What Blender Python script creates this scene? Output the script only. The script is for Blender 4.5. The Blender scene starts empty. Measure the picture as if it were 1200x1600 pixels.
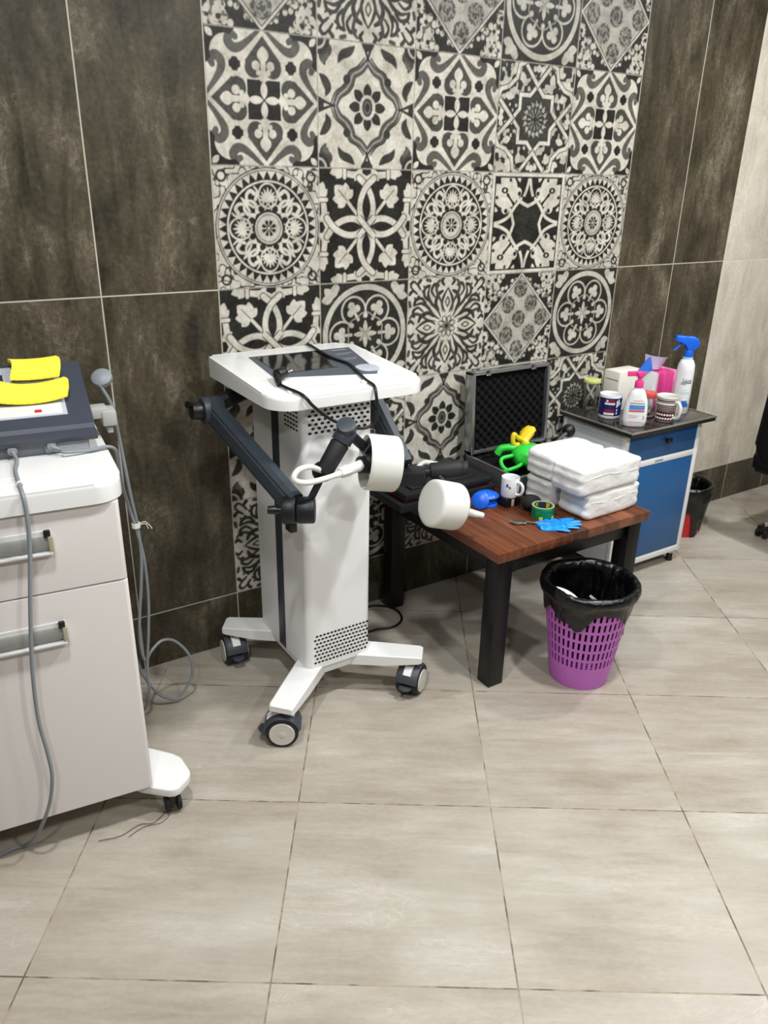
import bpy, bmesh, math, random
import numpy as np
from mathutils import Vector, Matrix, Euler
random.seed(7)
scene = bpy.context.scene
COL = scene.collection
PI = math.pi

# ------------------------------------------------------------ camera
CR = Vector((0.84447, -0.53526, 0.01859)); CF = Vector((0.49869, 0.77273, -0.39170))
CF.normalize(); CR = (CR - CF * CR.dot(CF)).normalized(); CU = CR.cross(CF)
cd = bpy.data.cameras.new('camera'); cam = bpy.data.objects.new('camera', cd); COL.objects.link(cam)
M = Matrix.Identity(4)
for i in range(3):
    M[i][0] = CR[i]; M[i][1] = CU[i]; M[i][2] = -CF[i]
M[0][3], M[1][3], M[2][3] = -1.0346, -2.6965, 1.8036
cam.matrix_world = M
cd.sensor_fit = 'VERTICAL'; cd.sensor_height = 32.0; cd.lens = 1229.7 * 32 / 1600
cd.clip_start = 0.05
scene.camera = cam

# ------------------------------------------------------------ world, view, lamps
w = bpy.data.worlds.new('world'); scene.world = w; w.use_nodes = True
w.node_tree.nodes['Background'].inputs[0].default_value = (0.9, 0.92, 1, 1)
w.node_tree.nodes['Background'].inputs[1].default_value = 0.15
scene.view_settings.view_transform = 'Standard'; scene.view_settings.look = 'None'
scene.view_settings.gamma = 1.0; scene.view_settings.use_curve_mapping = False
scene.view_settings.exposure = 0.02
CEIL = 3.03
LAMPS = [(-0.75, -1.50, 36), (0.9, -1.55, 46), (2.6, -1.2, 42), (-1.6, -2.9, 24), (0.5, -3.3, 38), (2.4, -3.1, 30)]
for i, (x, y, e) in enumerate(LAMPS):
    ld = bpy.data.lights.new('ceiling_lamp_light', 'AREA'); ld.shape = 'DISK'; ld.size = 0.17
    ld.energy = e; ld.color = (0.985, 1.0, 1.01)
    lo = bpy.data.objects.new('ceiling_lamp_light', ld); COL.objects.link(lo); lo.location = (x, y, CEIL - 0.035)

# ------------------------------------------------------------ materials
def nodes(name):
    m = bpy.data.materials.new(name); m.use_nodes = True
    nt = m.node_tree; return m, nt, nt.nodes['Principled BSDF']
def mat(name, col, rough=0.5, metal=0.0, var=0.0, scale=20, bump=0.0, bscale=80, spec=0.5, coat=0.0, trans=0.0, alpha=1.0, sub=0.0):
    m, nt, b = nodes(name)
    b.inputs['Base Color'].default_value = (*col, 1); b.inputs['Roughness'].default_value = rough
    b.inputs['Metallic'].default_value = metal; b.inputs['Specular IOR Level'].default_value = spec
    b.inputs['Coat Weight'].default_value = coat; b.inputs['Transmission Weight'].default_value = trans
    b.inputs['Alpha'].default_value = alpha
    tc = nt.nodes.new('ShaderNodeTexCoord')
    if var:
        n = nt.nodes.new('ShaderNodeTexNoise'); n.inputs['Scale'].default_value = scale; n.inputs['Detail'].default_value = 4
        nt.links.new(tc.outputs['Object'], n.inputs['Vector'])
        mr = nt.nodes.new('ShaderNodeMapRange'); mr.inputs['From Min'].default_value = .3; mr.inputs['From Max'].default_value = .7
        mr.inputs['To Min'].default_value = 1 - var; mr.inputs['To Max'].default_value = 1 + var
        nt.links.new(n.outputs['Fac'], mr.inputs['Value'])
        mx = nt.nodes.new('ShaderNodeVectorMath'); mx.operation = 'SCALE'; mx.inputs[0].default_value = col
        nt.links.new(mr.outputs['Result'], mx.inputs['Scale']); nt.links.new(mx.outputs['Vector'], b.inputs['Base Color'])
    if bump:
        n2 = nt.nodes.new('ShaderNodeTexNoise'); n2.inputs['Scale'].default_value = bscale; n2.inputs['Detail'].default_value = 5
        nt.links.new(tc.outputs['Object'], n2.inputs['Vector'])
        bp = nt.nodes.new('ShaderNodeBump'); bp.inputs['Strength'].default_value = bump; bp.inputs['Distance'].default_value = 0.01
        nt.links.new(n2.outputs['Fac'], bp.inputs['Height']); nt.links.new(bp.outputs['Normal'], b.inputs['Normal'])
    return m
def s2l(r, g, b):
    f = lambda c: (c / 255 / 12.92) if c / 255 <= .04045 else ((c / 255 + .055) / 1.055) ** 2.4
    return (f(r), f(g), f(b))

class NT:
    """tiny helper for node maths"""
    def __init__(s, nt): s.nt = nt
    def n(s, t, **k):
        o = s.nt.nodes.new(t)
        for a, v in k.items(): setattr(o, a, v)
        return o
    def lk(s, a, b): s.nt.links.new(a, b)
    def m(s, op, a, b=None, c=None):
        o = s.n('ShaderNodeMath', operation=op)
        for i, v in enumerate((a, b, c)):
            if v is None: continue
            if isinstance(v, (int, float)): o.inputs[i].default_value = v
            else: s.lk(v, o.inputs[i])
        return o.outputs[0]
    def mix(s, f, a, b):
        o = s.n('ShaderNodeMix', data_type='RGBA')
        for i, v in ((0, f), (6, a), (7, b)):
            if isinstance(v, (int, float)): o.inputs[i].default_value = v
            elif isinstance(v, tuple): o.inputs[i].default_value = (*v, 1)
            else: s.lk(v, o.inputs[i])
        return o.outputs[2]
    def noise(s, vec, scale, detail=5, rough=.55, dist=0.0):
        o = s.n('ShaderNodeTexNoise'); o.inputs['Scale'].default_value = scale; o.inputs['Detail'].default_value = detail
        o.inputs['Roughness'].default_value = rough; o.inputs['Distortion'].default_value = dist
        s.lk(vec, o.inputs['Vector']); return o.outputs['Fac']
    def ramp(s, f, stops):
        o = s.n('ShaderNodeValToRGB'); e = o.color_ramp.elements
        while len(e) < len(stops): e.new(.5)
        for i, (p, c) in enumerate(stops): e[i].position = p; e[i].color = (*c, 1)
        s.lk(f, o.inputs[0]); return o.outputs[0]
    def mapr(s, f, a, b, c=0., d=1.):
        o = s.n('ShaderNodeMapRange')
        for i, v in enumerate((a, b, c, d)): o.inputs[i + 1].default_value = v
        s.lk(f, o.inputs[0]); return o.outputs[0]
    def vmul(s, vec, v):
        o = s.n('ShaderNodeVectorMath', operation='MULTIPLY'); s.lk(vec, o.inputs[0]); o.inputs[1].default_value = v; return o.outputs[0]
    def vadd(s, a, b):
        o = s.n('ShaderNodeVectorMath', operation='ADD'); s.lk(a, o.inputs[0]); s.lk(b, o.inputs[1]); return o.outputs[0]

def grout_mask(q, x, period, off, hw):
    f = q.m('FRACT', q.m('DIVIDE', q.m('SUBTRACT', x, off), period))
    d = q.m('MULTIPLY', q.m('MINIMUM', f, q.m('SUBTRACT', 1.0, f)), period)
    return q.m('SUBTRACT', 1.0, q.mapr(d, hw * .7, hw * 1.3)), q.m('FLOOR', q.m('DIVIDE', q.m('SUBTRACT', x, off), period))

def wall_tile_material(name, stops, speck, rough, grout, skirt_only=False):
    m, nt, b = nodes(name); q = NT(nt)
    g = q.n('ShaderNodeNewGeometry'); sp = q.n('ShaderNodeSeparateXYZ'); q.lk(g.outputs['Position'], sp.inputs[0])
    X, Y, Z = sp.outputs
    mv, ix = grout_mask(q, X, 0.4, 0.0, 0.0022)
    mh, iz = grout_mask(q, Z, 1.2, 0.229, 0.0022)
    gm = q.m('MAXIMUM', mv, mh)
    cb = q.n('ShaderNodeCombineXYZ'); q.lk(q.m('MULTIPLY', ix, 3.7), cb.inputs[0]); q.lk(q.m('MULTIPLY', iz, 5.3), cb.inputs[1]); q.lk(q.m('ADD', ix, iz), cb.inputs[2])
    P = q.vadd(g.outputs['Position'], cb.outputs[0])
    n1 = q.noise(q.vmul(P, (1, 1, .55)), 4.5, 8, .62, .6)
    n2 = q.noise(q.vmul(P, (1, 1, .25)), 14, 7, .65, 1.2)
    n3 = q.noise(P, 60, 4, .6, .3)
    n4 = q.noise(q.vmul(P, (1, 1, .7)), 9, 9, .7, 2.2)
    f = q.m('ADD', q.m('ADD', q.m('MULTIPLY', n1, .5), q.m('MULTIPLY', n2, .3)), q.m('MULTIPLY', n3, .2))
    c = q.ramp(f, stops)
    vn = q.m('ABSOLUTE', q.m('SUBTRACT', n4, .5))
    vein = q.m('MULTIPLY', q.m('SUBTRACT', 1.0, q.mapr(vn, 0.0, .012)), q.mapr(n1, .5, .68))
    c = q.mix(q.m('MULTIPLY', vein, .55), c, speck)
    sk = q.m('MULTIPLY', q.mapr(n3, .66, .8), q.mapr(n2, .52, .66))
    c = q.mix(q.m('MULTIPLY', sk, .6), c, speck)
    c = q.mix(gm, c, grout)
    q.lk(c, b.inputs['Base Color'])
    b.inputs['Specular IOR Level'].default_value = .3
    q.lk(q.mapr(n2, .3, .7, rough - .08, rough + .12), b.inputs['Roughness'])
    bp = q.n('ShaderNodeBump'); bp.inputs['Strength'].default_value = .25; bp.inputs['Distance'].default_value = .004
    h = q.m('SUBTRACT', q.m('ADD', q.m('MULTIPLY', n2, .5), q.m('MULTIPLY', n3, .3)), q.m('MULTIPLY', gm, .5))
    q.lk(h, bp.inputs['Height']); q.lk(bp.outputs[0], b.inputs['Normal'])
    return m
DARK = wall_tile_material('dark_stone_tile', [(.37, s2l(38, 34, 25)), (.46, s2l(62, 56, 43)), (.53, s2l(78, 71, 56)), (.64, s2l(112, 104, 87))], s2l(185, 178, 162), .42, s2l(188, 182, 166))
PALE = wall_tile_material('pale_stone_tile', [(.33, s2l(168, 160, 145)), (.47, s2l(196, 189, 174)), (.56, s2l(212, 205, 191)), (.7, s2l(232, 227, 216))], s2l(228, 222, 210), .40, s2l(205, 198, 184))

def decor_material():
    m, nt, b = nodes('patterned_tile'); q = NT(nt)
    a = q.n('ShaderNodeAttribute', attribute_name='pattern')
    g = q.n('ShaderNodeNewGeometry'); P = g.outputs['Position']
    n1 = q.noise(P, 14, 6, .6, .4); n2 = q.noise(P, 90, 4, .6)
    lightc = q.ramp(q.m('ADD', q.m('MULTIPLY', n1, .7), q.m('MULTIPLY', n2, .3)), [(.35, s2l(162, 157, 144)), (.5, s2l(194, 189, 176)), (.66, s2l(216, 212, 200))])
    darkc = q.ramp(n1, [(.3, s2l(16, 15, 13)), (.7, s2l(42, 40, 35))])
    f = q.m('ADD', a.outputs['Fac'], q.m('MULTIPLY', q.m('SUBTRACT', n2, .5), .12))
    c = q.mix(f, darkc, lightc)
    q.lk(c, b.inputs['Base Color']); b.inputs['Roughness'].default_value = .45; b.inputs['Specular IOR Level'].default_value = .25
    bp = q.n('ShaderNodeBump'); bp.inputs['Strength'].default_value = .12; bp.inputs['Distance'].default_value = .002
    q.lk(a.outputs['Fac'], bp.inputs['Height']); q.lk(bp.outputs[0], b.inputs['Normal'])
    return m
DECOR = decor_material()

def floor_material():
    m, nt, b = nodes('beige_floor_tile'); q = NT(nt)
    g = q.n('ShaderNodeNewGeometry')
    mp = q.n('ShaderNodeMapping', vector_type='TEXTURE'); mp.inputs['Location'].default_value = (-.21, -.96, 0); mp.inputs['Rotation'].default_value = (0, 0, -.57758)
    q.lk(g.outputs['Position'], mp.inputs[0]); sp = q.n('ShaderNodeSeparateXYZ'); q.lk(mp.outputs[0], sp.inputs[0])
    X, Y, Z = sp.outputs
    mv, ix = grout_mask(q, X, .6, 0.0, .0022); mh, iy = grout_mask(q, Y, .6, 0.0, .0022)
    gm = q.m('MAXIMUM', mv, mh)
    cb = q.n('ShaderNodeCombineXYZ'); q.lk(q.m('MULTIPLY', ix, 2.7), cb.inputs[0]); q.lk(q.m('MULTIPLY', iy, 4.3), cb.inputs[1]); q.lk(q.m('MULTIPLY', q.m('ADD', ix, q.m('MULTIPLY', iy, 2)), 1.3), cb.inputs[2])
    P = q.vadd(mp.outputs[0], cb.outputs[0])
    n1 = q.noise(q.vmul(P, (.45, 1.3, 1)), 4, 6, .55, .3)
    n2 = q.noise(q.vmul(P, (.12, 1, 1)), 34, 6, .65, .3)
    n3 = q.noise(q.vmul(P, (.5, 1, 1)), 90, 4, .6)
    f = q.m('ADD', q.m('ADD', q.m('MULTIPLY', n1, .55), q.m('MULTIPLY', n2, .3)), q.m('MULTIPLY', n3, .15))
    c = q.ramp(f, [(.34, s2l(146, 136, 121)), (.47, s2l(163, 154, 140)), (.55, s2l(172, 165, 152)), (.68, s2l(188, 183, 173))])
    n5 = q.noise(P, 2.2, 3, .5)
    c = q.mix(q.m('MULTIPLY', q.mapr(n5, .5, .7), .35), c, s2l(186, 184, 174))
    n4 = q.noise(q.vmul(P, (.4, 1, 1)), 6, 8, .7, 2.0)
    vein = q.m('MULTIPLY', q.m('SUBTRACT', 1.0, q.mapr(q.m('ABSOLUTE', q.m('SUBTRACT', n4, .5)), 0, .008)), q.mapr(n1, .5, .65))
    c = q.mix(q.m('MULTIPLY', vein, .5), c, s2l(226, 220, 208))
    gn = q.noise(mp.outputs[0], 14, 3, .5)
    gc = q.ramp(gn, [(.42, s2l(96, 82, 66)), (.58, s2l(160, 146, 124))])
    c = q.mix(gm, c, gc)
    q.lk(c, b.inputs['Base Color'])
    q.lk(q.m('ADD', q.mapr(n2, .3, .7, .34, .5), q.m('MULTIPLY', gm, .3)), b.inputs['Roughness'])
    bp = q.n('ShaderNodeBump'); bp.inputs['Strength'].default_value = .2; bp.inputs['Distance'].default_value = .003
    q.lk(q.m('SUBTRACT', q.m('ADD', q.m('MULTIPLY', n2, .35), q.m('MULTIPLY', n3, .15)), gm), bp.inputs['Height']); q.lk(bp.outputs[0], b.inputs['Normal'])
    return m
FLOOR = floor_material()
PAINT = mat('white_plaster', s2l(205, 200, 190), .8, bump=.1)
WHITE = mat('white_lacquer', s2l(228, 228, 226), .3, coat=.3)
TROLLEYW = mat('warm_white_laminate', s2l(220, 214, 211), .42)
OFFWHITE = mat('white_powder_coat', s2l(236, 236, 236), .36)
NAVY = mat('dark_blue_grey_plastic', s2l(52, 60, 68), .45, var=.05, bump=.05, bscale=300)
CHAR = mat('charcoal_plastic', s2l(26, 28, 31), .45, spec=.35)
BLACKP = mat('black_plastic', s2l(16, 16, 17), .4)
RUBBER = mat('black_rubber', s2l(22, 23, 24), .65)
CASTER = mat('slate_caster_plastic', s2l(58, 64, 70), .5)
HUB = mat('grey_white_hub', s2l(206, 203, 193), .45)
SCREEN = mat('black_glass', s2l(14, 14, 15), .08, spec=.6)
GREYCAB = mat('grey_cable_rubber', s2l(128, 134, 138), .5)
BLKCAB = mat('black_cable_rubber', s2l(14, 14, 15), .45)
CREAM = mat('ivory_plastic', s2l(220, 219, 212), .35)
ALU = mat('brushed_aluminium', s2l(176, 178, 180), .32, metal=.9)
STEEL = mat('polished_steel', s2l(190, 190, 192), .16, metal=1.0)
BLKSTEEL = mat('black_painted_steel', s2l(11, 11, 11), .4, spec=.35)
FOAM = mat('black_foam', s2l(9, 9, 10), .9, spec=.2)
BLUEP = mat('blue_cabinet_paint', s2l(28, 86, 140), .38)
REDP = mat('red_plastic', s2l(196, 36, 44), .4)
YELLOW = mat('yellow_sponge_cloth', s2l(250, 226, 40), .8)
GREEN = mat('green_rubber', s2l(44, 200, 64), .45)
YELRUB = mat('yellow_rubber', s2l(226, 196, 36), .45)
TISSUE = mat('white_tissue_film', s2l(236, 236, 234), .38, bump=.75, bscale=16, coat=.35)
BAG = mat('black_bin_bag', s2l(7, 7, 8), .26, spec=.5, bump=1.0, bscale=20)
PURPLE = mat('purple_plastic', s2l(192, 106, 196), .42)
HOLESHADE = mat('painted_hole_shade', s2l(18, 18, 19), .8)  # near-black colour painted in for the shade inside the vent holes
CERAMIC = mat('white_ceramic', s2l(232, 234, 236), .15, coat=.5)
BRIGHTBLUE = mat('bright_blue_plastic', s2l(20, 98, 220), .35)
SKYBLUE = mat('sky_blue_nitrile', s2l(18, 142, 236), .42)
PINK = mat('pink_plastic', s2l(232, 62, 142), .4)
LILAC = mat('lilac_card', s2l(214, 198, 230), .5)
GREYLIGHT = mat('light_grey_plastic', s2l(178, 182, 192), .45)

# ------------------------------------------------------------ mesh helpers
def tagp(o, label=None, cat=None, group=None, kind=None):
    if label: o['label'] = label
    if cat: o['category'] = cat
    if group: o['group'] = group
    if kind: o['kind'] = kind
    return o
def thing(name, label, cat, loc=(0, 0, 0), rz=0.0, group=None):
    o = bpy.data.objects.new(name, None); COL.objects.link(o); o.location = loc; o.rotation_euler = (0, 0, rz)
    o.empty_display_size = .05
    return tagp(o, label, cat, group)
def obj(name, bm, m, parent=None, world=True, ang=38, smooth=True, label=None):
    """links a bmesh; world=True: coordinates are world ones and are moved into the root's frame"""
    mats = m if isinstance(m, (list, tuple)) else [m]
    me = bpy.data.meshes.new(name)
    for x in mats: me.materials.append(x)
    o = bpy.data.objects.new(name, me); COL.objects.link(o)
    if parent is None:
        cs = [v.co.copy() for v in bm.verts]
        lo = Vector([min(c[i] for c in cs) for i in range(3)]); hi = Vector([max(c[i] for c in cs) for i in range(3)])
        org = Vector(((lo.x + hi.x) / 2, (lo.y + hi.y) / 2, lo.z))
        for v in bm.verts: v.co -= org
        o.location = org
    else:
        o.parent = parent
        if world:
            root = parent
            while root.parent: root = root.parent
            T = (Matrix.Translation(root.location) @ root.rotation_euler.to_matrix().to_4x4()).inverted()
            bm.transform(T)
    bmesh.ops.recalc_face_normals(bm, faces=bm.faces)
    bm.to_mesh(me); bm.free()
    if smooth:
        me.shade_smooth()
        me.set_sharp_from_angle(angle=math.radians(ang))
    if label: o['label'] = label
    return o
def B(): return bmesh.new()
def join(dst, src, mi=0, T=None):
    if T is not None: src.transform(T)
    vm = {v: dst.verts.new(v.co) for v in src.verts}
    for f in src.faces:
        try:
            nf = dst.faces.new([vm[v] for v in f.verts]); nf.material_index = mi
        except ValueError: pass
    src.free()
def box(bm, x0, x1, y0, y1, z0, z1, bev=0.0, seg=2, mi=0, T=None):
    b = bmesh.new(); bmesh.ops.create_cube(b, size=1)
    b.transform(Matrix.Translation(((x0 + x1) / 2, (y0 + y1) / 2, (z0 + z1) / 2)) @ Matrix.Diagonal((abs(x1 - x0), abs(y1 - y0), abs(z1 - z0), 1)))
    if bev: bmesh.ops.bevel(b, geom=b.edges[:], offset=bev, segments=seg, profile=.5, affect='EDGES')
    join(bm, b, mi, T); return bm
def frame_from(d, up=Vector((0, 0, 1))):
    d = Vector(d).normalized()
    if abs(d.dot(up)) > .98: up = Vector((1, 0, 0))
    x = up.cross(d).normalized(); y = d.cross(x)
    return x, y, d
def ring_mesh(bm, rings, close=True, cap0=True, cap1=True, mi=0):
    vs = [[bm.verts.new(p) for p in r] for r in rings]
    n = len(vs[0])
    for a, b in zip(vs, vs[1:]):
        for i in range(n if close else n - 1):
            j = (i + 1) % n
            f = bm.faces.new((a[i], a[j], b[j], b[i])); f.material_index = mi
    if cap0: bm.faces.new(vs[0][::-1]).material_index = mi
    if cap1: bm.faces.new(vs[-1]).material_index = mi
    return vs
def cyl(bm, a, b, r0, r1=None, n=24, mi=0, bev=0.0):
    a = Vector(a); b = Vector(b); r1 = r0 if r1 is None else r1
    x, y, d = frame_from(b - a); L = (b - a).length
    prof = [(0, r0), (L, r1)]
    if bev: prof = [(0, r0 - bev), (bev * .3, r0 - bev * .3), (bev, r0), (L - bev, r1), (L - bev * .3, r1 - bev * .3), (L, r1 - bev)]
    rings = [[a + d * t + (x * math.cos(2 * PI * i / n) + y * math.sin(2 * PI * i / n)) * r for i in range(n)] for t, r in prof]
    ring_mesh(bm, rings, mi=mi); return bm
def lathe(bm, prof, c=(0, 0, 0), axis=(0, 0, 1), n=40, mi=0, cap0=True, cap1=True, fn=None):
    c = Vector(c); x, y, d = frame_from(axis)
    if abs(Vector(axis).normalized().z) > .99: x, y = Vector((1, 0, 0)), Vector((0, 1, 0)); d = Vector(axis).normalized()
    rings = []
    for k, (r, t) in enumerate(prof):
        rr = []
        for i in range(n):
            a = 2 * PI * i / n; q = max(r, 1e-5)
            if fn: q, t2 = fn(q, t, a, k)
            else: t2 = t
            rr.append(c + d * t2 + (x * math.cos(a) + y * math.sin(a)) * q)
        rings.append(rr)
    ring_mesh(bm, rings, cap0=cap0, cap1=cap1, mi=mi); return bm
def smooth_path(pts, k=8):
    P = [Vector(p) for p in pts]; P = [P[0] * 2 - P[1]] + P + [P[-1] * 2 - P[-2]]
    out = []
    for i in range(1, len(P) - 2):
        p0, p1, p2, p3 = P[i - 1:i + 3]
        for s in range(k):
            t = s / k
            out.append(.5 * ((2 * p1) + (p2 - p0) * t + (2 * p0 - 5 * p1 + 4 * p2 - p3) * t * t + (3 * p1 - p0 - 3 * p2 + p3) * t ** 3))
    out.append(P[-2]); return out
def tube(bm, pts, r, n=10, k=8, mi=0, closed=False, sm=True):
    P = smooth_path(pts, k) if sm else [Vector(p) for p in pts]
    x, y, d = frame_from(P[1] - P[0]); rings = []
    for i, p in enumerate(P):
        t = (P[min(i + 1, len(P) - 1)] - P[max(i - 1, 0)]).normalized()
        x = (x - t * x.dot(t)).normalized(); y = t.cross(x)
        rr = r(i / (len(P) - 1)) if callable(r) else r
        rings.append([p + (x * math.cos(2 * PI * j / n) + y * math.sin(2 * PI * j / n)) * rr for j in range(n)])
    ring_mesh(bm, rings, mi=mi); return bm
def sphere(bm, c, r, sc=(1, 1, 1), n=20, mi=0, T=None):
    b = bmesh.new(); bmesh.ops.create_uvsphere(b, u_segments=n, v_segments=max(8, n // 2 + 2), radius=r)
    b.transform(Matrix.Translation(c) @ (T or Matrix.Identity(4)) @ Matrix.Diagonal((*sc, 1))); join(bm, b, mi); return bm
def prism(bm, poly, z0, z1, bev=0.0, seg=3, mi=0, T=None, bev_all=True):
    """poly in xy extruded z0..z1, horizontal rims bevelled"""
    b = bmesh.new()
    v0 = [b.verts.new((p[0], p[1], z0)) for p in poly]; v1 = [b.verts.new((p[0], p[1], z1)) for p in poly]
    n = len(poly)
    b.faces.new(v0[::-1]); b.faces.new(v1)
    for i in range(n): b.faces.new((v0[i], v0[(i + 1) % n], v1[(i + 1) % n], v1[i]))
    if bev:
        es = [e for e in b.edges if abs(e.verts[0].co.z - e.verts[1].co.z) < 1e-6]
        bmesh.ops.bevel(b, geom=es, offset=bev, segments=seg, profile=.5, affect='EDGES')
    join(bm, b, mi, T); return bm
def rrect(x0, x1, y0, y1, r, n=6):
    rs = r if isinstance(r, (list, tuple)) else [r] * 4   # corners: x0y0, x1y0, x1y1, x0y1
    out = []
    for (cx, cy, sx, sy, a0), rr in zip(((x0, y0, 1, 1, PI), (x1, y0, -1, 1, 1.5 * PI), (x1, y1, -1, -1, 0), (x0, y1, 1, -1, .5 * PI)), rs):
        ox, oy = cx + sx * rr, cy + sy * rr
        for i in range(n + 1):
            a = a0 + .5 * PI * i / n
            out.append((ox + rr * math.cos(a), oy + rr * math.sin(a)))
    return out
def mtx(o, x, y, z):
    m = Matrix.Identity(4)
    for i in range(3): m[i][0], m[i][1], m[i][2], m[i][3] = x[i], y[i], z[i], o[i]
    return m

# ------------------------------------------------------------ patterned tiles (drawn as signed distances, stored per vertex)
NG = 176
gx = (np.arange(NG) + .5) / NG * 2 - 1
TX, TY = np.meshgrid(gx, gx)
SS = 2.2 / NG
def cov(d): return np.clip(.5 - d / SS, 0, 1)
def put(im, d, v): a = cov(d); im[:] = im * (1 - a) + v * a
def seg(x, y, ax, ay, bx, by):
    dx, dy = bx - ax, by - ay; t = np.clip(((x - ax) * dx + (y - ay) * dy) / (dx * dx + dy * dy + 1e-12), 0, 1)
    return np.hypot(x - ax - dx * t, y - ay - dy * t), t
def circ(x, y, cx, cy, r): return np.hypot(x - cx, y - cy) - r
def ell(x, y, cx, cy, rx, ry): return (np.hypot((x - cx) / rx, (y - cy) / ry) - 1) * min(rx, ry)
def ring(d, w): return np.abs(d) - w
def path(x, y, pts, w0, w1=None, mid=None):
    P = smooth_path([(p[0], p[1], 0) for p in pts], 6) if len(pts) > 2 else [Vector((*p, 0)) for p in pts]
    n = len(P) - 1; d = np.full(x.shape, 9.); w1 = w0 if w1 is None else w1
    for i in range(n):
        s, t = seg(x, y, P[i].x, P[i].y, P[i + 1].x, P[i + 1].y); u = (i + t) / n
        w = w0 + (w1 - w0) * u
        if mid is not None: w = w + mid * np.sin(PI * u)
        d = np.minimum(d, s - w)
    return d
def petal(x, y, cx, cy, L, W, ang):
    c, s = math.cos(ang), math.sin(ang); u = (x - cx) * c + (y - cy) * s; v = -(x - cx) * s + (y - cy) * c
    t = np.clip(u / L, 0, 1); return np.abs(v) - W * np.sin(PI * t) ** .8 * (1) + np.where((u < 0) | (u > L), .05, 0)
def polyd(x, y, pts):
    n = len(pts); d = np.full(x.shape, 9.); ins = np.zeros(x.shape, bool)
    for i in range(n):
        ax, ay = pts[i]; bx, by = pts[(i + 1) % n]
        d = np.minimum(d, seg(x, y, ax, ay, bx, by)[0])
        c = ((ay > y) != (by > y)) & (x < (bx - ax) * (y - ay) / (by - ay + 1e-12) + ax); ins ^= c
    return np.where(ins, -d, d)
AX, AY = np.abs(TX), np.abs(TY)
MN, MX = np.minimum(AX, AY), np.maximum(AX, AY)      # four-fold fold: u lateral, v radial
RR, TH = np.hypot(TX, TY), np.arctan2(TY, TX)
def fold(n, off=0.0):
    a = (TH + off) % (2 * PI / n); a = np.minimum(a, 2 * PI / n - a); return RR * np.cos(a), RR * np.sin(a)  # radial, lateral
def vnoise(seed, sc):
    r = np.random.RandomState(seed); g = r.rand(sc + 2, sc + 2); u = (TX + 1) / 2 * sc; v = (TY + 1) / 2 * sc
    i, j = u.astype(int), v.astype(int); fu, fv = u - i, v - j; fu = fu * fu * (3 - 2 * fu); fv = fv * fv * (3 - 2 * fv)
    return (g[j, i] * (1 - fu) + g[j, i + 1] * fu) * (1 - fv) + (g[j + 1, i] * (1 - fu) + g[j + 1, i + 1] * fu) * fv

def t_heart():
    im = np.full(TX.shape, .86); u, v = MN, MX
    put(im, np.minimum(np.maximum(MX - .29, .0), 9) + np.where(MX < .29, -1, 0) * .1, .04)
    put(im, circ(u, v, 0, .37, .105), .86); 
    for a in (0, PI / 2, PI, -PI / 2): put(im, petal(TX, TY, .015 * math.cos(a), .015 * math.sin(a), .27, .062, a), .95)
    heart = np.minimum(circ(u, v, .17, .47, .155), polyd(u, v, [(-.02, .45), (.3, .5), (.32, .56), (0, .93)]))
    put(im, heart, .2)
    fl = np.minimum(petal(u, v, 0, .53, .25, .10, PI / 2), np.minimum(circ(u, v, .13, .5, .07), polyd(u, v, [(-.01, .34), (.04, .34), (.05, .62), (-.01, .62)])))
    put(im, fl, .86); put(im, circ(u, v, .085, .40, .045), .86)
    q = (AX - .5) ** 2 + (AY - .5) ** 2; dd = np.maximum(np.abs(AX - .5), np.abs(AY - .5)) - .10
    put(im, np.maximum(dd, .095 - np.hypot(np.abs(AX - .5) - .13, np.abs(AY - .5) - .13) + .0), .05)
    # outer scrolls
    for (x, y) in ((AX, AY), (AY, AX)):
        put(im, path(x, y, [(.07, .99), (.28, .82), (.42, .735), (.53, .735), (.60, .82), (.55, .91), (.47, .88)], .03, .05, .035), .26)
    d = np.minimum(circ(AX, AY, .80, .80, .0), 9)
    put(im, np.maximum(-circ(AX, AY, .64, .64, .27), 1.46 - (AX + AY)), .06)
    put(im, petal(AX, AY, .85, .85, .17, .05, PI / 4), .86)
    return im
def t_ogee():
    im = np.full(TX.shape, .82); x, y = AX, AY
    pts = [(0, .72), (.14, .58), (.30, .50), (.36, .36), (.44, .26), (.58, .16), (.66, 0)]
    put(im, path(x, y, pts, .055, .05, .035), .22); put(im, path(x, y, pts, .016), .55)
    put(im, path(x, y, [(p[0] + .07, p[1] + .05) for p in pts], .012), .1)
    put(im, circ(x, y, .42, .42, .075), .12)
    put(im, path(x, y, [(.66, 0), (.8, .03), (1, .1)], .012, .03), .1); put(im, path(x, y, [(0, .72), (.03, .84), (.1, 1)], .012, .03), .1)
    R, L = fold(8)
    put(im, np.abs(L) - .085 * np.sin(np.clip((R - .12) / .26, 0, 1) * PI) ** .7 + np.where((R < .12) | (R > .38), .05, 0), .1)
    put(im, ell(TX, TY, 0, 0, .165, .2), .78); put(im, ell(TX, TY, 0, 0, .105, .145), .12); put(im, ring(ell(TX, TY, 0, 0, .06, .09), .012), .35)
    for s in (((.28, .92), (.38, .84), (.52, .78), (.6, .66)), ((.95, .46), (.86, .38), (.80, .26), (.84, .14))):
        put(im, path(x, y, list(s), .02, .01, .06), .15)
    put(im, path(x, y, [(.86, .62), (.9, .74), (.8, .84), (.92, .95)], .02, .05, .05), .2)
    put(im, circ(x, y, 1, 1, .24), .12); put(im, ring(circ(x, y, 1, 1, .15), .02), .7); put(im, circ(x, y, 0, 1, .13), .12); put(im, circ(x, y, 1, 0, .12), .12)
    put(im, petal(x, y, .78, .78, .2, .05, -PI / 4), .3)
    return im
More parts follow.
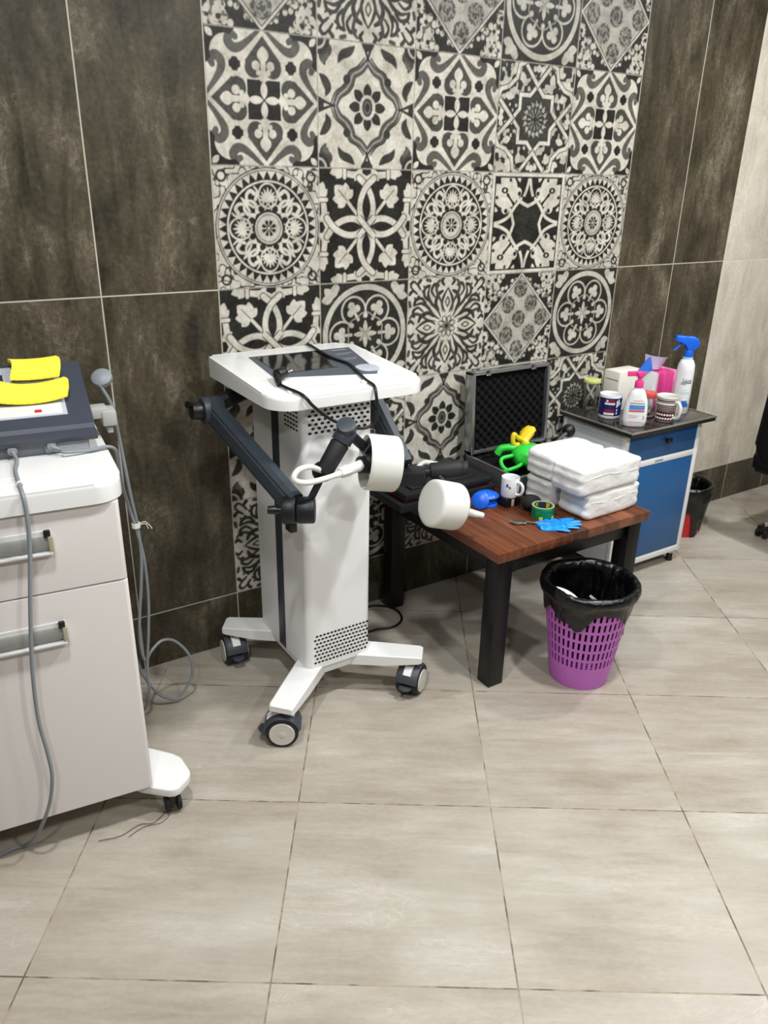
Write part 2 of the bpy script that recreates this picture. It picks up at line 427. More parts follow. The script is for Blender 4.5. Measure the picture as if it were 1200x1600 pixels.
def t_star():
    im = np.full(TX.shape, .12)
    nz = vnoise(3, 26); im += np.where(nz > .62, .55, 0) * (MX > .2)
    u, v = MN, MX
    for k in range(3):
        put(im, petal(AX, AY, .55, .80, .2, .06, .3 + k * .9), .8); put(im, petal(AX, AY, .80, .55, .2, .06, .3 + k * .9), .8)
    put(im, petal(u, v, .0, .84, .14, .07, PI / 2), .85); put(im, circ(u, v, .1, .9, .05), .8)
    put(im, petal(AX, AY, .36, .62, .22, .07, 1.3), .8); put(im, petal(AX, AY, .62, .36, .22, .07, .3), .8)
    sq1 = np.maximum(AX, AY) - .43; sq2 = (AX + AY) / math.sqrt(2) - .43; star = np.minimum(sq1, sq2)
    put(im, star, .15)
    R, L = fold(16); put(im, ring(circ(TX, TY, 0, 0, .27), .02) + .02 * np.sin(TH * 16), .62)
    put(im, np.maximum(RR - .34, np.abs(np.sin(TH * 8)) * .1 - .03 + np.abs(RR - .3) * .2), .6)
    put(im, np.maximum(RR - .2, np.abs(np.sin(TH * 6)) * .12 - .035), .65); put(im, circ(TX, TY, 0, 0, .05), .1)
    put(im, ring(star, .052), .07); put(im, ring(star, .037), .84)
    for (x, y) in ((AX, AY), (AY, AX)):
        a = [(0, .61), (.30, .95), (.52, 1.0), (.56, .86), (.56, .72), (.70, .70)]
        put(im, path(x, y, a[:2], .055), .07); put(im, path(x, y, [(-.05, .56), (.36, 1.0)], .037), .84)
    z = [(.36, 1.0), (.50, .94), (.55, .72), (.74, .56), (.94, .50), (1.0, .36)]
    for i in range(5): put(im, path(AX, AY, [z[i], z[i + 1]], .052), .07)
    for i in range(5): put(im, path(AX, AY, [z[i], z[i + 1]], .037), .84)
    return im
def t_rosette():
    im = np.full(TX.shape, .78)
    nz = np.abs(vnoise(5, 22) - .5); im -= np.where(nz < .09, .6, 0)
    put(im, ring(circ(AX, AY, .84, .84, .08), .018), .08)
    put(im, circ(TX, TY, 0, 0, .985), .06); put(im, ring(circ(TX, TY, 0, 0, .955), .012), .8)
    n = 36; a = (TH % (2 * PI / n)) / (2 * PI / n); tri = (np.abs(a - .5) - .5 * np.clip((.93 - RR) / .13, 0, 1) * .0) 
    t = np.clip((.93 - RR) / .14, 0, 1)
    put(im, np.maximum(np.maximum(RR - .93, .79 - RR), (np.abs(a - .5) * 2 - (1 - t) ) * .09), .8)
    put(im, ring(circ(TX, TY, 0, 0, .765), .016), .85)
    R, L = fold(4)
    put(im, ring(ell(R, L, .53, 0, .20, .175), .014), .85)
    for k in range(-4, 5):
        put(im, petal(R, TH * 0 + np.where(True, L, 0), .44, 0, .24 - .018 * abs(k), .022, k * .34), .88)
    put(im, ring(circ(R, L, .40, .055, .04), .013), .85)
    R, L = fold(4, PI / 4)
    put(im, path(R, L, [(.34, .03), (.42, .1), (.52, .10), (.60, .05)], .03, .01, .01), .85)
    put(im, path(R, L, [(.44, .05), (.56, .03), (.66, .10), (.66, .20), (.58, .22)], .02, .035), .85)
    put(im, path(R, L, [(.50, .17), (.56, .28), (.66, .30)], .03, .012), .82)
    put(im, petal(R, L, .52, 0, .2, .03, 0), .85)
    R, L = fold(8, PI / 8); put(im, ring(circ(R, L, .34, .0, .07), .012), .8)
    put(im, circ(TX, TY, 0, 0, .30), .06); put(im, circ(TX, TY, 0, 0, .265), .74)
    n = 36; a = (TH % (2 * PI / n) - PI / n) * .225; put(im, np.hypot(RR - .225, a) - .012, .15)
    put(im, np.maximum(RR - .135, .03 - RR) + np.where(np.abs(((TH / (PI / 4)) % 1) - .5) < .32, 0, .05), .08)
    return im
def t_leaf():
    im = np.full(TX.shape, .07); x, y = AX, AY
    # border: rounded band and half-leaves
    for (a, b) in ((AX, AY), (AY, AX)):
        put(im, path(a, b, [(.0, .80), (.16, .88), (.34, .90), (.55, .93)], .07, .05), .8)
        put(im, petal(a, b, .10, 1.0, .26, .07, -.9), .8); put(im, petal(a, b, .52, .98, .26, .08, -.25), .8); put(im, petal(a, b, .48, 1.0, .24, .07, -.8), .8)
        put(im, seg(a, b, .47, .84, .47, 1.0)[0] - .05, .06); put(im, seg(a, b, .47, .85, .47, 1.0)[0] - .036, .85)
    put(im, circ(x, y, 1, 1, .12), .07)
    cx = x + 0
    for k, ang in enumerate((PI / 4, PI / 4 + .75, PI / 4 - .75, PI / 4 + 1.5, PI / 4 - 1.5)):
        put(im, petal(x, y, .44, .48, (.33, .28, .28, .22, .22)[k], (.12, .09, .09, .075, .075)[k], ang), .82)
    put(im, circ(x, y, .5, .54, .11), .82)
    put(im, seg(x, y, .05, .05, .46, .5)[0] - .032, .8); put(im, seg(x, y, .42, .46, .6, .64)[0] - .008, .2)
    # interlaced loops (asymmetric over/under)
    for (a, b) in ((TX, TY), (TY, TX)):
        for s in (1, -1):
            for e in (1, -1):
                p = [(0, -.02 * e), (s * .13, .22 * e), (s * .13, .45 * e), (s * .02, .68 * e), (-s * .16, .84 * e)]
                put(im, path(a, b, p, .072), .06); put(im, path(a, b, p, .056), .82)
    for ang in (PI / 4, -PI / 4):
        c, s = math.cos(ang), math.sin(ang)
        put(im, seg(TX, TY, -.2 * c, -.2 * s, .2 * c, .2 * s)[0] - .07, .06); put(im, seg(TX, TY, -.22 * c, -.22 * s, .22 * c, .22 * s)[0] - .052, .82)
    return im
def t_knot():
    im = np.full(TX.shape, .07)
    for (a, b) in ((AX, AY), (AY, AX)):
        put(im, petal(a, b, .36, .42, .62, .13, 1.25), .85); put(im, circ(a, b, .30, .62, .10), .85); put(im, circ(a, b, .62, .82, .12), .85)
        put(im, petal(a, b, .5, .6, .42, .11, .85), .85); put(im, circ(a, b, .26, .60, .045), .07); put(im, circ(a, b, .52, .86, .035), .07)
        put(im, petal(a, b, .26, .82, .2, .05, 1.2), .85)
        put(im, path(a, b, [(0, .96), (.06, .7), (.16, .50), (.34, .34), (.5, .14)], .05), .07); put(im, path(a, b, [(0, .96), (.06, .7), (.16, .50), (.34, .36), (.5, .2)], .034), .86)
    put(im, ell(AX, AY, .66, .66, .09, .06), .07); put(im, circ(AX, AY, .66, .66, .03), .85)
    R = np.maximum(np.maximum(AX, AY), (AX + AY) * .74)
    put(im, R - .33, .10); 
    for (a, b) in ((AX, AY), (AY, AX)): put(im, path(a, b, [(0, .36), (.16, .42), (.3, .5)], .035), .86)
    put(im, .90 - MX, .06); put(im, .93 - MX, .86)
    return im
def t_medal():
    im = np.full(TX.shape, .10); 
    for k, a in enumerate((PI / 4, PI / 4 + .95, PI / 4 - .95)):
        put(im, petal(AX, AY, .72, .72, .26, .085, a), .74)
    put(im, ring(circ(AX, AY, .66, .90, .05), .03), .7)
    put(im, circ(TX, TY, 0, 0, .96), .10); put(im, ring(circ(TX, TY, 0, 0, .90), .055), .74)
    R, L = fold(6)
    lob = circ(R, L, .53, 0, .265); put(im, ring(np.minimum(lob, RR - .42), .022), .72)
    put(im, np.minimum(lob + .022, RR - .36), .10)
    tre = np.minimum(np.minimum(circ(R, L, .64, 0, .075), circ(R, L, .53, .085, .072)), np.minimum(circ(R, L, .52, 0, .05), np.abs(L) - .03 + np.where((R < .30) | (R > .5), .05, 0)))
    put(im, tre, .74)
    R, L = fold(6, PI / 6); put(im, circ(R, L, .36, 0, .05), .76); put(im, ring(circ(R, L, .22, .0, .2), .012) + np.where(R < .2, .04, 0), .6)
    for k in range(4): put(im, petal(TX, TY, 0, 0, .27, .05, k * PI / 2), .78)
    for k in range(4): put(im, petal(TX, TY, 0, 0, .2, .035, PI / 4 + k * PI / 2), .6)
    return im
def t_diamond(alt=False):
    im = np.full(TX.shape, .08); r = np.random.RandomState(11)
    for k in range(24):
        x, y = r.rand(2); 
        a = r.rand() * 6; s = .07 + .05 * r.rand()
        for (X, Y) in ((AX, AY),):
            for j in range(5): put(im, circ(X, Y, x + s * math.cos(a + j * 1.2566), y + s * math.sin(a + j * 1.2566), s * .52), .78)
            put(im, circ(X, Y, x, y, s * .42), .1)
    nz = vnoise(9, 40); im -= np.where(nz > .66, .45, 0) * (im > .5)
    dm = (AX + AY) - .98
    put(im, dm / 1.41, .66)
    # cells inside
    u, v = (TX + TY), (TX - TY)
    fu, fv = ((u / .66 + .5) % 1) - .5, ((v / .66 + .5) % 1) - .5
    cell = np.hypot(fu, fv) * .66 / 1.41
    inner = np.maximum(dm / 1.41 + .03, cell - .19)
    put(im, inner, .22); tx = vnoise(21, 60); a = cov(np.maximum(inner, .02 - cell + 0)); im[:] = im + a * np.where(tx > .55, .28, 0)
    put(im, np.maximum(dm / 1.41 + .03, np.abs(cell - .10) - .012), .5)
    put(im, ring(dm / 1.41 + .0, .035), .08); put(im, ring(dm / 1.41, .02), .8)
    return np.clip(im, 0, 1)
def t_scroll():
    im = np.full(TX.shape, .80)
    R, L = fold(8, PI / 8)
    for (a, b) in ((AX, AY), (AY, AX)):
        put(im, path(a, b, [(.06, .30), (.14, .46), (.10, .62), (.0, .78)], .015, .012, .018), .14)
        put(im, path(a, b, [(.0, .40), (.05, .50), (.0, .60)], .015), .2)
        put(im, path(a, b, [(.22, .34), (.30, .50), (.24, .66), (.14, .72)], .02, .03, .02), .14)
        put(im, path(a, b, [(.34, .62), (.42, .74), (.36, .86), (.26, .84)], .02, .04), .14)
        put(im, path(a, b, [(.10, .84), (.16, .92), (.12, .98)], .02, .03, .01), .14)
        put(im, path(a, b, [(.50, .56), (.60, .66), (.58, .80), (.48, .84)], .03, .035), .14)
        put(im, path(a, b, [(.70, .78), (.76, .88), (.70, .96)], .02, .04), .14)
        put(im, path(a, b, [(.46, .94), (.54, .96)], .035), .2); put(im, path(a, b, [(.88, .78), (.94, .86), (.9, .94)], .02, .03), .14)
        put(im, path(a, b, [(.2, .16), (.36, .26), (.5, .42), (.66, .5), (.8, .48)], .012, .02, .02), .16)
        put(im, path(a, b, [(.84, .62), (.78, .58), (.74, .64)], .02, .03), .16)
        put(im, path(a, b, [(.30, .12), (.5, .16), (.66, .26), (.84, .3), (.94, .22)], .012, .025, .014), .2)
    for k in range(8): put(im, ring(petal(TX, TY, 0, 0, .24, .06, k * PI / 4 + PI / 8), .012), .15)
    put(im, circ(TX, TY, 0, 0, .05), .12)
    return im
TILES = {'H': t_heart(), 'O': t_ogee(), 'X': t_star(), 'R': t_rosette(), 'L': t_leaf(), 'K': t_knot(), 'M': t_medal(), 'D': t_diamond(), 'S': t_scroll()}
LAYOUT = ['SMSDM', 'OXOKX', 'LMSDM', 'RLRKR', 'HOHXH', 'DSDMD']   # rows from the skirting upwards
def build_back_wall():
    nr, nc = len(LAYOUT), 5
    W, Hh = nc * NG, nr * NG
    img = np.zeros((Hh, W), np.float32)
    for r, row in enumerate(LAYOUT):
        for c, ch in enumerate(row):
            t = np.clip((TILES[ch] - .05) / .78, 0, 1) ** 1.5
            g = .5 if r in (2, 3, 1, 0, 4) else .4
            t[:1] = g; t[-1:] = g; t[:, :1] = .62; t[:, -1:] = .62
            img[r * NG:(r + 1) * NG, c * NG:(c + 1) * NG] = t
    vw, vh = W + 1, Hh + 1
    pad = np.pad(img, 1, mode='edge')
    vi = (pad[:-1, :-1] + pad[1:, :-1] + pad[:-1, 1:] + pad[1:, 1:]) / 4
    xs = np.linspace(0, 2, vw); zs = np.linspace(.229, 2.629, vh)
    Xg, Zg = np.meshgrid(xs, zs)
    co = np.stack([Xg, np.zeros_like(Xg), Zg], -1).reshape(-1, 3)
    idx = np.arange(vw * vh).reshape(vh, vw)
    f = np.stack([idx[:-1, :-1], idx[:-1, 1:], idx[1:, 1:], idx[1:, :-1]], -1).reshape(-1, 4)
    mi = np.zeros(len(f), np.int32)
    ex_v, ex_f, ex_m = [], [], []
    base = len(co)
    def quad(x0, x1, z0, z1, m):
        n = base + len(ex_v); ex_v.extend([(x0, 0, z0), (x1, 0, z0), (x1, 0, z1), (x0, 0, z1)]); ex_f.append((n, n + 1, n + 2, n + 3)); ex_m.append(m)
    quad(-3, 0, 0, CEIL, 1); quad(0, 2, 0, .229, 1); quad(0, 2, 2.629, CEIL, 1); quad(2, 2.8, 0, CEIL, 1)
    quad(2.8, 5.2, 0, .229, 1); quad(2.8, 5.2, .229, CEIL, 2)
    # thickness behind
    n = base + len(ex_v)
    ex_v.extend([(-3, 0, 0), (5.2, 0, 0), (5.2, 0, CEIL), (-3, 0, CEIL), (-3, .12, 0), (5.2, .12, 0), (5.2, .12, CEIL), (-3, .12, CEIL)])
    for q in ((4, 7, 6, 5), (0, 3, 7, 4), (1, 5, 6, 2), (0, 4, 5, 1), (3, 2, 6, 7)): ex_f.append(tuple(n + i for i in q)); ex_m.append(1)
    co = np.vstack([co, np.array(ex_v)]); f = np.vstack([f, np.array(ex_f)]); mi = np.concatenate([mi, np.array(ex_m, np.int32)])
    me = bpy.data.meshes.new('wall_back'); me.vertices.add(len(co)); me.vertices.foreach_set('co', co.astype(np.float32).ravel())
    me.loops.add(len(f) * 4); me.loops.foreach_set('vertex_index', f.astype(np.int32).ravel())
    me.polygons.add(len(f)); me.polygons.foreach_set('loop_start', np.arange(0, len(f) * 4, 4, dtype=np.int32)); me.polygons.foreach_set('material_index', mi)
    for m in (DECOR, DARK, PALE): me.materials.append(m)
    at = me.attributes.new('pattern', 'FLOAT', 'POINT'); v = np.zeros(len(co), np.float32); v[:vw * vh] = vi.ravel(); at.data.foreach_set('value', v)
    me.update(calc_edges=True); me.validate()
    o = bpy.data.objects.new('wall_back', me); COL.objects.link(o)
    return tagp(o, 'back wall with black and white patterned tiles between dark stone tiles', 'wall', kind='structure')
build_back_wall()
def struct(name, x0, x1, y0, y1, z0, z1, m, label, cat):
    o = obj(name, box(B(), x0, x1, y0, y1, z0, z1), m, smooth=False); return tagp(o, label, cat, kind='structure')
struct('floor', -3, 5.2, -5.5, .12, -.1, 0, FLOOR, 'beige stone-look floor of large square tiles', 'floor')
struct('ceiling', -3, 5.2, -5.5, .12, CEIL, CEIL + .1, PAINT, 'plain white ceiling', 'ceiling')
struct('wall_left', -3.1, -3, -5.5, .12, 0, CEIL, DARK, 'unseen left wall, dark tiled to cut bounced light', 'wall')  # out of view; dark tile chosen to lower the ambient bounce
struct('wall_right', 5.2, 5.3, -5.5, .12, 0, CEIL, PALE, 'pale tiled right wall', 'wall')
struct('wall_front', -3, 5.2, -5.6, -5.5, 0, CEIL, DARK, 'unseen wall behind the camera, dark tiled to cut bounced light', 'wall')  # unseen side of the room, finished dark so less light bounces back
EMIT, nt_, b_ = nodes('lamp_diffuser'); b_.inputs['Emission Color'].default_value = (1, .95, .88, 1); b_.inputs['Emission Strength'].default_value = 4
for i, (x, y, e) in enumerate(LAMPS):
    t = thing('ceiling_lamp', 'round recessed ceiling lamp over the tiled room', 'lamp', (x, y, CEIL), group='round ceiling lamps')
    obj('lamp_ring', lathe(B(), [(.10, 0), (.125, 0), (.125, -.012), (.118, -.02), (.10, -.02)], (x, y, CEIL)), WHITE, t)
    obj('lamp_diffuser', lathe(B(), [(.001, -.008), (.10, -.008), (.10, -.014), (.001, -.014)], (x, y, CEIL)), EMIT, t)

# ------------------------------------------------------------ upright therapy machine on casters (centre)
def dots(bm, o, ux, uy, nx, ny, sx, sy, w, h, stag=.5, nrm=None, d=.0012, skip=None):
    """rows of small raised dark discs, painted shade of perforations, on a face: o corner, ux/uy unit directions"""
    o, ux, uy = Vector(o), Vector(ux), Vector(uy); nn = Vector(nrm)
    for j in range(ny):
        for i in range(nx):
            if skip and skip(i, j): continue
            c = o + ux * ((i + (stag if j % 2 else 0)) * sx) + uy * (j * sy)
            ring = [c + ux * (w / 2 * math.cos(a)) + uy * (h / 2 * math.sin(a)) for a in [k * PI / 4 + PI / 8 for k in range(8)]]
            ring_mesh(bm, [[p - nn * .002 for p in ring], [p + nn * d for p in ring]])
def make_caster(parent, x, y, ztop, ang, r=.056):
    """twin-wheel braked caster; ang = rolling direction"""
    c, s = math.cos(ang), math.sin(ang)
    T = mtx((x, y, 0), (c, s, 0), (-s, c, 0), (0, 0, 1))
    b = B(); box(b, -.02, .02, -.012, .012, .03, ztop, .004, T=T); cyl(b, T @ Vector((0, 0, ztop - .02)), T @ Vector((0, 0, ztop)), .02)
    k = obj('caster', b, CASTER, parent)
    for sd in (-1, 1):
        b = B(); p0, p1 = T @ Vector((0, sd * .014, r)), T @ Vector((0, sd * .044, r))
        cyl(b, p0, p1, r, n=36, bev=.006); wl = obj('wheel', b, RUBBER, k)
        b = B(); cyl(b, T @ Vector((0, sd * .0425, r)), T @ Vector((0, sd * .0475, r)), r * .80, r * .76, n=36)
        cyl(b, T @ Vector((0, sd * .0475, r)), T @ Vector((0, sd * .0485, r)), r * .26, r * .22, n=20); obj('hub_cap', b, HUB, k)
    b = B()
    n = 14; rr = [];
    for i in range(n + 1):
        a = math.radians(10 + 160 * i / n); rr.append([(q * math.cos(a), yy, r + q * math.sin(a)) for q, yy in ((r + .004, -.042), (r + .009, -.034), (r + .009, .034), (r + .004, .042), (r + .001, .042), (r + .001, -.042))])
    ring_mesh(b, [[T @ Vector(p) for p in q] for q in rr]); obj('fender', b, CASTER, k)
    b = B(); rr = []
    for i in range(9):
        a = math.radians(38 + 90 * i / 8); rr.append([(q * math.cos(a), yy, r + q * math.sin(a)) for q, yy in ((r + .009, -.016), (r + .0125, -.014), (r + .0125, .014), (r + .009, .016))])
    ring_mesh(b, [[T @ Vector(p) for p in q] for q in rr]); obj('hood', b, WHITE, k)
    b = B(); prism(b, [(r - .004, -.026), (r + .022, -.02), (r + .03, 0), (r + .022, .02), (r - .004, .026)], r - .012, r - .002, .003, T=T); obj('brake_pedal', b, CASTER, k)
    return k

t = thing('therapy_machine', 'tall white therapy machine on four casters with two jointed arms, screen tray on top', 'medical machine', (.165, -.37, 0))
b = B(); prism(b, rrect(.032, .29, -.565, -.17, [.022, .022, .006, .006]), .165, 1.16, .003); col = obj('column', b, OFFWHITE, t)
b = B(); box(b, .0300, .034, -.386, -.332, .166, 1.15, .001); obj('side_stripe', b, NAVY, col, label='dark grey vertical strip')
b = B(); dots(b, (.056, -.565, 1.052), (1, 0, 0), (0, 0, 1), 10, 7, .0225, .0142, .0135, .0085, .5, (0, -1, 0)); obj('front_vent', b, HOLESHADE, col, label='rows of dark discs painted as shaded ventilation holes')
b = B(); dots(b, (.032, -.44, 1.055), (0, -1, 0), (0, 0, 1), 5, 6, .0205, .0145, .016, .0065, 0, (-1, 0, 0)); obj('side_vent', b, HOLESHADE, col)
b = B(); dots(b, (.062, -.565, .192), (1, 0, 0), (0, 0, 1), 15, 8, .0148, .0155, .0115, .0075, .5, (0, -1, 0)); obj('lower_vent', b, HOLESHADE, col)
# radial feet
cx, cy = .161, -.367
for (tx, ty) in ((-.145, -.705), (.455, -.675), (-.10, -.10), (.445, -.09)):
    a = Vector((cx + (.13 if tx > cx else -.13) * .75, cy + (.19 if ty > cy else -.19) * .8, 0)); e = Vector((tx, ty, 0)); d = (e - a).normalized(); sdd = Vector((-d.y, d.x, 0))
    a = a - d * .05
    b = B(); rings = []
    for p, hw, z0, z1 in ((a, .052, .125, .168), (a + (e - a) * .55, .048, .128, .168), (e - d * .012, .044, .142, .168), (e, .040, .146, .164)):
        rings.append([p - sdd * hw + Vector((0, 0, z0)), p + sdd * hw + Vector((0, 0, z0)), p + sdd * hw + Vector((0, 0, z1)), p + sdd * (hw - .004) + Vector((0, 0, z1 + .003)), p - sdd * (hw - .004) + Vector((0, 0, z1 + .003)), p - sdd * hw + Vector((0, 0, z1))])
    ring_mesh(b, rings); obj('foot', b, WHITE, t, ang=25)
b = B(); prism(b, rrect(.045, .277, -.55, -.185, .01), .128, .17, .004); obj('base_plate', b, OFFWHITE, t)
make_caster(t, -.12, -.665, .146, math.radians(150)); make_caster(t, .42, -.655, .146, math.radians(215)); make_caster(t, -.075, -.125, .146, math.radians(262)); make_caster(t, .41, -.115, .146, math.radians(300))
# tray: sloping console
def zt(y): return 1.192 + (y + .62) / .54 * .034
b = B(); pr = rrect(-.092, .468, -.628, -.088, [.085, .075, .05, .02], 8)
bb = bmesh.new(); prism(bb, pr, 0, 1, 0)
bmesh.ops.bevel(bb, geom=[e for e in bb.edges if e.verts[0].co.z > .5 and e.verts[1].co.z > .5], offset=.012, segments=4, profile=.5, affect='EDGES')
for v in bb.verts:
    q = v.co.z; top = zt(v.co.y); bot = zt(v.co.y) - (.040 + .03 * (v.co.y + .62) / .54)
    v.co.z = (top - (1 - q)) if q > .9 else bot
join(b, bb); tray = obj('console_tray', b, WHITE, t, ang=30)
def on_tray(b2, poly, h0, h1, bev=0, **k):
    q = bmesh.new(); prism(q, poly, 0, h1 - h0, bev)
    for v in q.verts: v.co.z += zt(v.co.y) + h0
    join(b2, q)
b = B(); on_tray(b, [(.008, -.415), (.345, -.50), (.365, -.47), (.372, -.435), (.425, -.17), (.03, -.165)], -.001, .0015); obj('control_panel', b, mat('blue_grey_panel', s2l(70, 78, 88), .35), tray, label='blue-grey control panel')
b = B(); on_tray(b, [(.04, -.385), (.262, -.385), (.30, -.18), (.05, -.18)], .001, .0028); obj('screen', b, SCREEN, tray, label='dark glass screen')
b = B(); on_tray(b, rrect(.305, .385, -.475, -.40, .03), .001, .006, .002); obj('control_dial', b, GREYLIGHT, tray, label='light grey rounded control pad')
for i, (x0, x1, y) in enumerate(((.34, .40, -.19), (.33, .40, -.235), (.33, .38, -.25), (.325, .385, -.30), (.325, .37, -.315))):
    b = B(); on_tray(b, rrect(x0, x1, y - (.006 if i == 0 else .002), y, .001, 1), .0012, .002); obj('printed_line', b, bpy.data.materials.get('pale_print') or mat('pale_print', s2l(150, 158, 166), .5), tray)
b = B()
for x0, x1 in ((-.02, .16), (.24, .42)):
    q = bmesh.new(); prism(q, rrect(x0, x1, -.585, -.555, .0149), 0, .0075, .0035)
    for v in q.verts: v.co.z += zt(v.co.y) - .002
    join(b, q)
obj('pen_rest', b, WHITE, tray)
b = B(); prism(b, rrect(-.04, .40, -.50, -.14, .03), 1.13, 1.17, .006); obj('tray_mount', b, CHAR, t)

# arms with drum heads
def beam(bm, a, c, w, h, ch=.012, side=None, mi=0):
    a, c = Vector(a), Vector(c); x, y, d = frame_from(c - a)
    pr = [(-w / 2 + ch, -h / 2), (w / 2 - ch, -h / 2), (w / 2, -h / 2 + ch), (w / 2, h / 2 - ch), (w / 2 - ch, h / 2), (-w / 2 + ch, h / 2), (-w / 2, h / 2 - ch), (-w / 2, -h / 2 + ch)]
    ring_mesh(bm, [[p + x * u + y * v for u, v in pr] for p in (a, c)], mi=mi)
def arm(pivot, joint, side):
    P, J = Vector(pivot), Vector(joint)
    b = B(); beam(b, P, J, .048, .088); beam(b, P + Vector((0, 0, .002)), J, .056, .05, .006)
    cyl(b, P + Vector((-.035, 0, 0)), P + Vector((.035, 0, 0)), .044, n=28, bev=.004)
    a = obj('support_arm', b, NAVY, t, ang=25)
    b = B(); inner = Vector((.02 if side < 0 else .31, P.y + .02, P.z + .05))
    beam(b, P + Vector((-.03 * side * -1 if False else 0, 0, .01)), inner, .05, .05); obj('shoulder_bracket', b, CHAR, a)
    b = B(); cyl(b, P + Vector((side * .03, 0, 0)), P + Vector((side * .072, 0, .004)), .031, .028, n=20, bev=.004); cyl(b, P + Vector((side * .068, 0, .024)), P + Vector((side * .085, -.01, .03)), .012); obj('pivot_knob', b, BLACKP, a)
    return a
al = arm((-.135, -.22, 1.072), (-.052, -.665, .868), -1)
J = Vector((-.045, -.69, .858))
b = B(); cyl(b, J - CR * .055, J - CR * .012, .044, n=28, bev=.005); cyl(b, J - CR * .01, J + CR * .045, .042, n=28, bev=.006); box(b, -.012, .012, -.02, .02, -.07, -.03, .004, T=Matrix.Translation(J - CR * .03)); obj('elbow_joint', b, CHAR, al)
b = B(); lathe(b, [(.001, -.02), (.012, -.02), (.014, 0), (.012, .012), (.001, .012)], J - CR * .08, tuple(CR)); cyl(b, J - CR * .08, J - CR * .05, .009); obj('locking_knob', b, BLACKP, al)
G0 = Vector((.030, -.70, .967)); G1 = Vector((.118, -.70, 1.095))
b = B(); cyl(b, J + CR * .02 + CU * .01, G0 + (G1 - G0) * .1, .011, n=14); obj('thin_rod', b, CHAR, al)
b = B(); g = (G1 - G0); cyl(b, G0, G0 + g * .70, .027, .03, n=28, bev=.006); obj('hand_grip', b, RUBBER, al)
b = B(); cyl(b, G0 + g * .70, G1, .032, .032, n=28, bev=.003); cyl(b, G1 - CF * .0 + CU * .0 - g * .06, G1 - g * .06 - CF * .03 + CU * .02, .03, n=28, bev=.003); obj('swivel_cap', b, NAVY, al)
def drum(parent, c, ax, r, L, open_back, rot=0):
    """drum head: ax points to the treatment face"""
    c = Vector(c); ax = Vector(ax).normalized()
    prof = [(.0005, L * .5), (r * .8, L * .5), (r * .93, L * .485), (r * .985, L * .44), (r, L * .36), (r * 1.0, -L * .38)]
    if open_back: prof += [(r * .985, -L * .46), (r * .95, -L * .5), (r * .90, -L * .46), (r * .88, -L * .18), (.0005, -L * .18)]
    else: prof += [(r * .985, -L * .44), (r * .94, -L * .48), (r * .86, -L * .5), (r * .4, -L * .56), (.0005, -L * .56)]
    b = B(); lathe(b, prof, c, ax, n=56, cap0=False, cap1=False); return obj('drum_head', b, CREAM, parent, ang=50)
hax = (CR * .955 + CF * .28 - CU * .06).normalized(); H1 = Vector((.222, -.725, .975))
h1 = drum(al, H1, hax, .089, .105, True)
hx, hy, hd = frame_from(hax)
b = B(); lathe(b, [(.001, -.055), (.028, -.055), (.034, -.03), (.034, -.018), (.001, -.018)], H1, hax); cyl(b, H1 - hax * .03 - CU * .008, H1 - hax * .072 - CU * .012 - CF * .012, .027, n=24, bev=.003)
beam(b, H1 - hax * .04 + CU * .035, G1 - CU * .02 + CR * .01 - hax * 0, .018, .03, .004); beam(b, H1 - hax * .02 + CU * .06, H1 - hax * .05 + CU * .02, .03, .05, .004); obj('swivel_mount', b, CHAR, al)
b = B()
for k in range(5): cyl(b, H1 - hax * .022 - CU * (.045 + .006 * k) + CF * (.012 * (k - 2)), H1 - hax * .036 - CU * (.045 + .006 * k) + CF * (.012 * (k - 2)), .005, n=8)
obj('terminal_screws', b, STEEL, al)
b = B(); pd = Vector((-.97, -.12, -.12)).normalized(); S0 = H1 - hax * .062 - CU * .012 - CF * .02; cyl(b, S0, S0 + pd * .052, .0175, .0165, n=20, bev=.002); cyl(b, S0 + pd * .05, S0 + pd * .082, .019, .016, n=6); cyl(b, S0 + pd * .08, S0 + pd * .10, .012, .009, n=16); obj('cable_plug', b, WHITE, al, label='white screw-on cable plug')
S1 = S0 + pd * .095; LX = Vector((-1, -.06, 0))
b = B(); tube(b, [S1, S1 + LX * .05 - CU * .004, S1 + LX * .10 - CU * .004, S1 + LX * .138 + CU * .006, S1 + LX * .150 + CU * .022, S1 + LX * .132 + CU * .040, S1 + LX * .095 + CU * .042 + CF * .012, S1 + LX * .06 + CU * .026 + CF * .035], .0088, n=12); obj('lead_cable', b, CREAM, al, label='thick ivory lead cable bent in a loop')
b = B(); lathe(b, [(.001, 0), (.014, .004), (.03, 0), (.034, .01), (.03, .02), (.001, .022)], S1 + LX * .055 + CF * .045 + CU * .02, (CF + CU * .3).normalized(), n=24); obj('cable_clip', b, CHAR, al)
# right arm
ar = arm((.462, -.27, 1.055), (.478, -.475, .845), 1)
J2 = Vector((.495, -.50, .815))
b = B(); box(b, -.045, .055, -.04, .04, -.035, .022, .01, T=mtx(J2, CR, CR.cross(Vector((0, 0, 1))) * -1, (0, 0, 1))); cyl(b, J2 + CR * .04 + CU * .006, J2 + CR * .075 + CU * .01, .018); obj('elbow_joint', b, CHAR, ar)
b = B(); q0, q1 = J2 + CR * .07 + CU * .012, J2 + CR * .185 + CU * .022; cyl(b, q0, q1, .030, .030, n=28, bev=.006); cyl(b, q1 - CR * .002, q1 + CR * .02, .027, n=24, bev=.003); obj('hand_grip', b, RUBBER, ar)
b = B(); lathe(b, [(.001, 0), (.014, 0), (.018, .003), (.001, .004)], q1 + CR * .019, tuple(CR)); obj('grip_end_screw', b, STEEL, ar)
h2ax = (-CR * .84 - CF * .52 + CU * .12).normalized(); H2 = Vector((.545, -.64, .735))
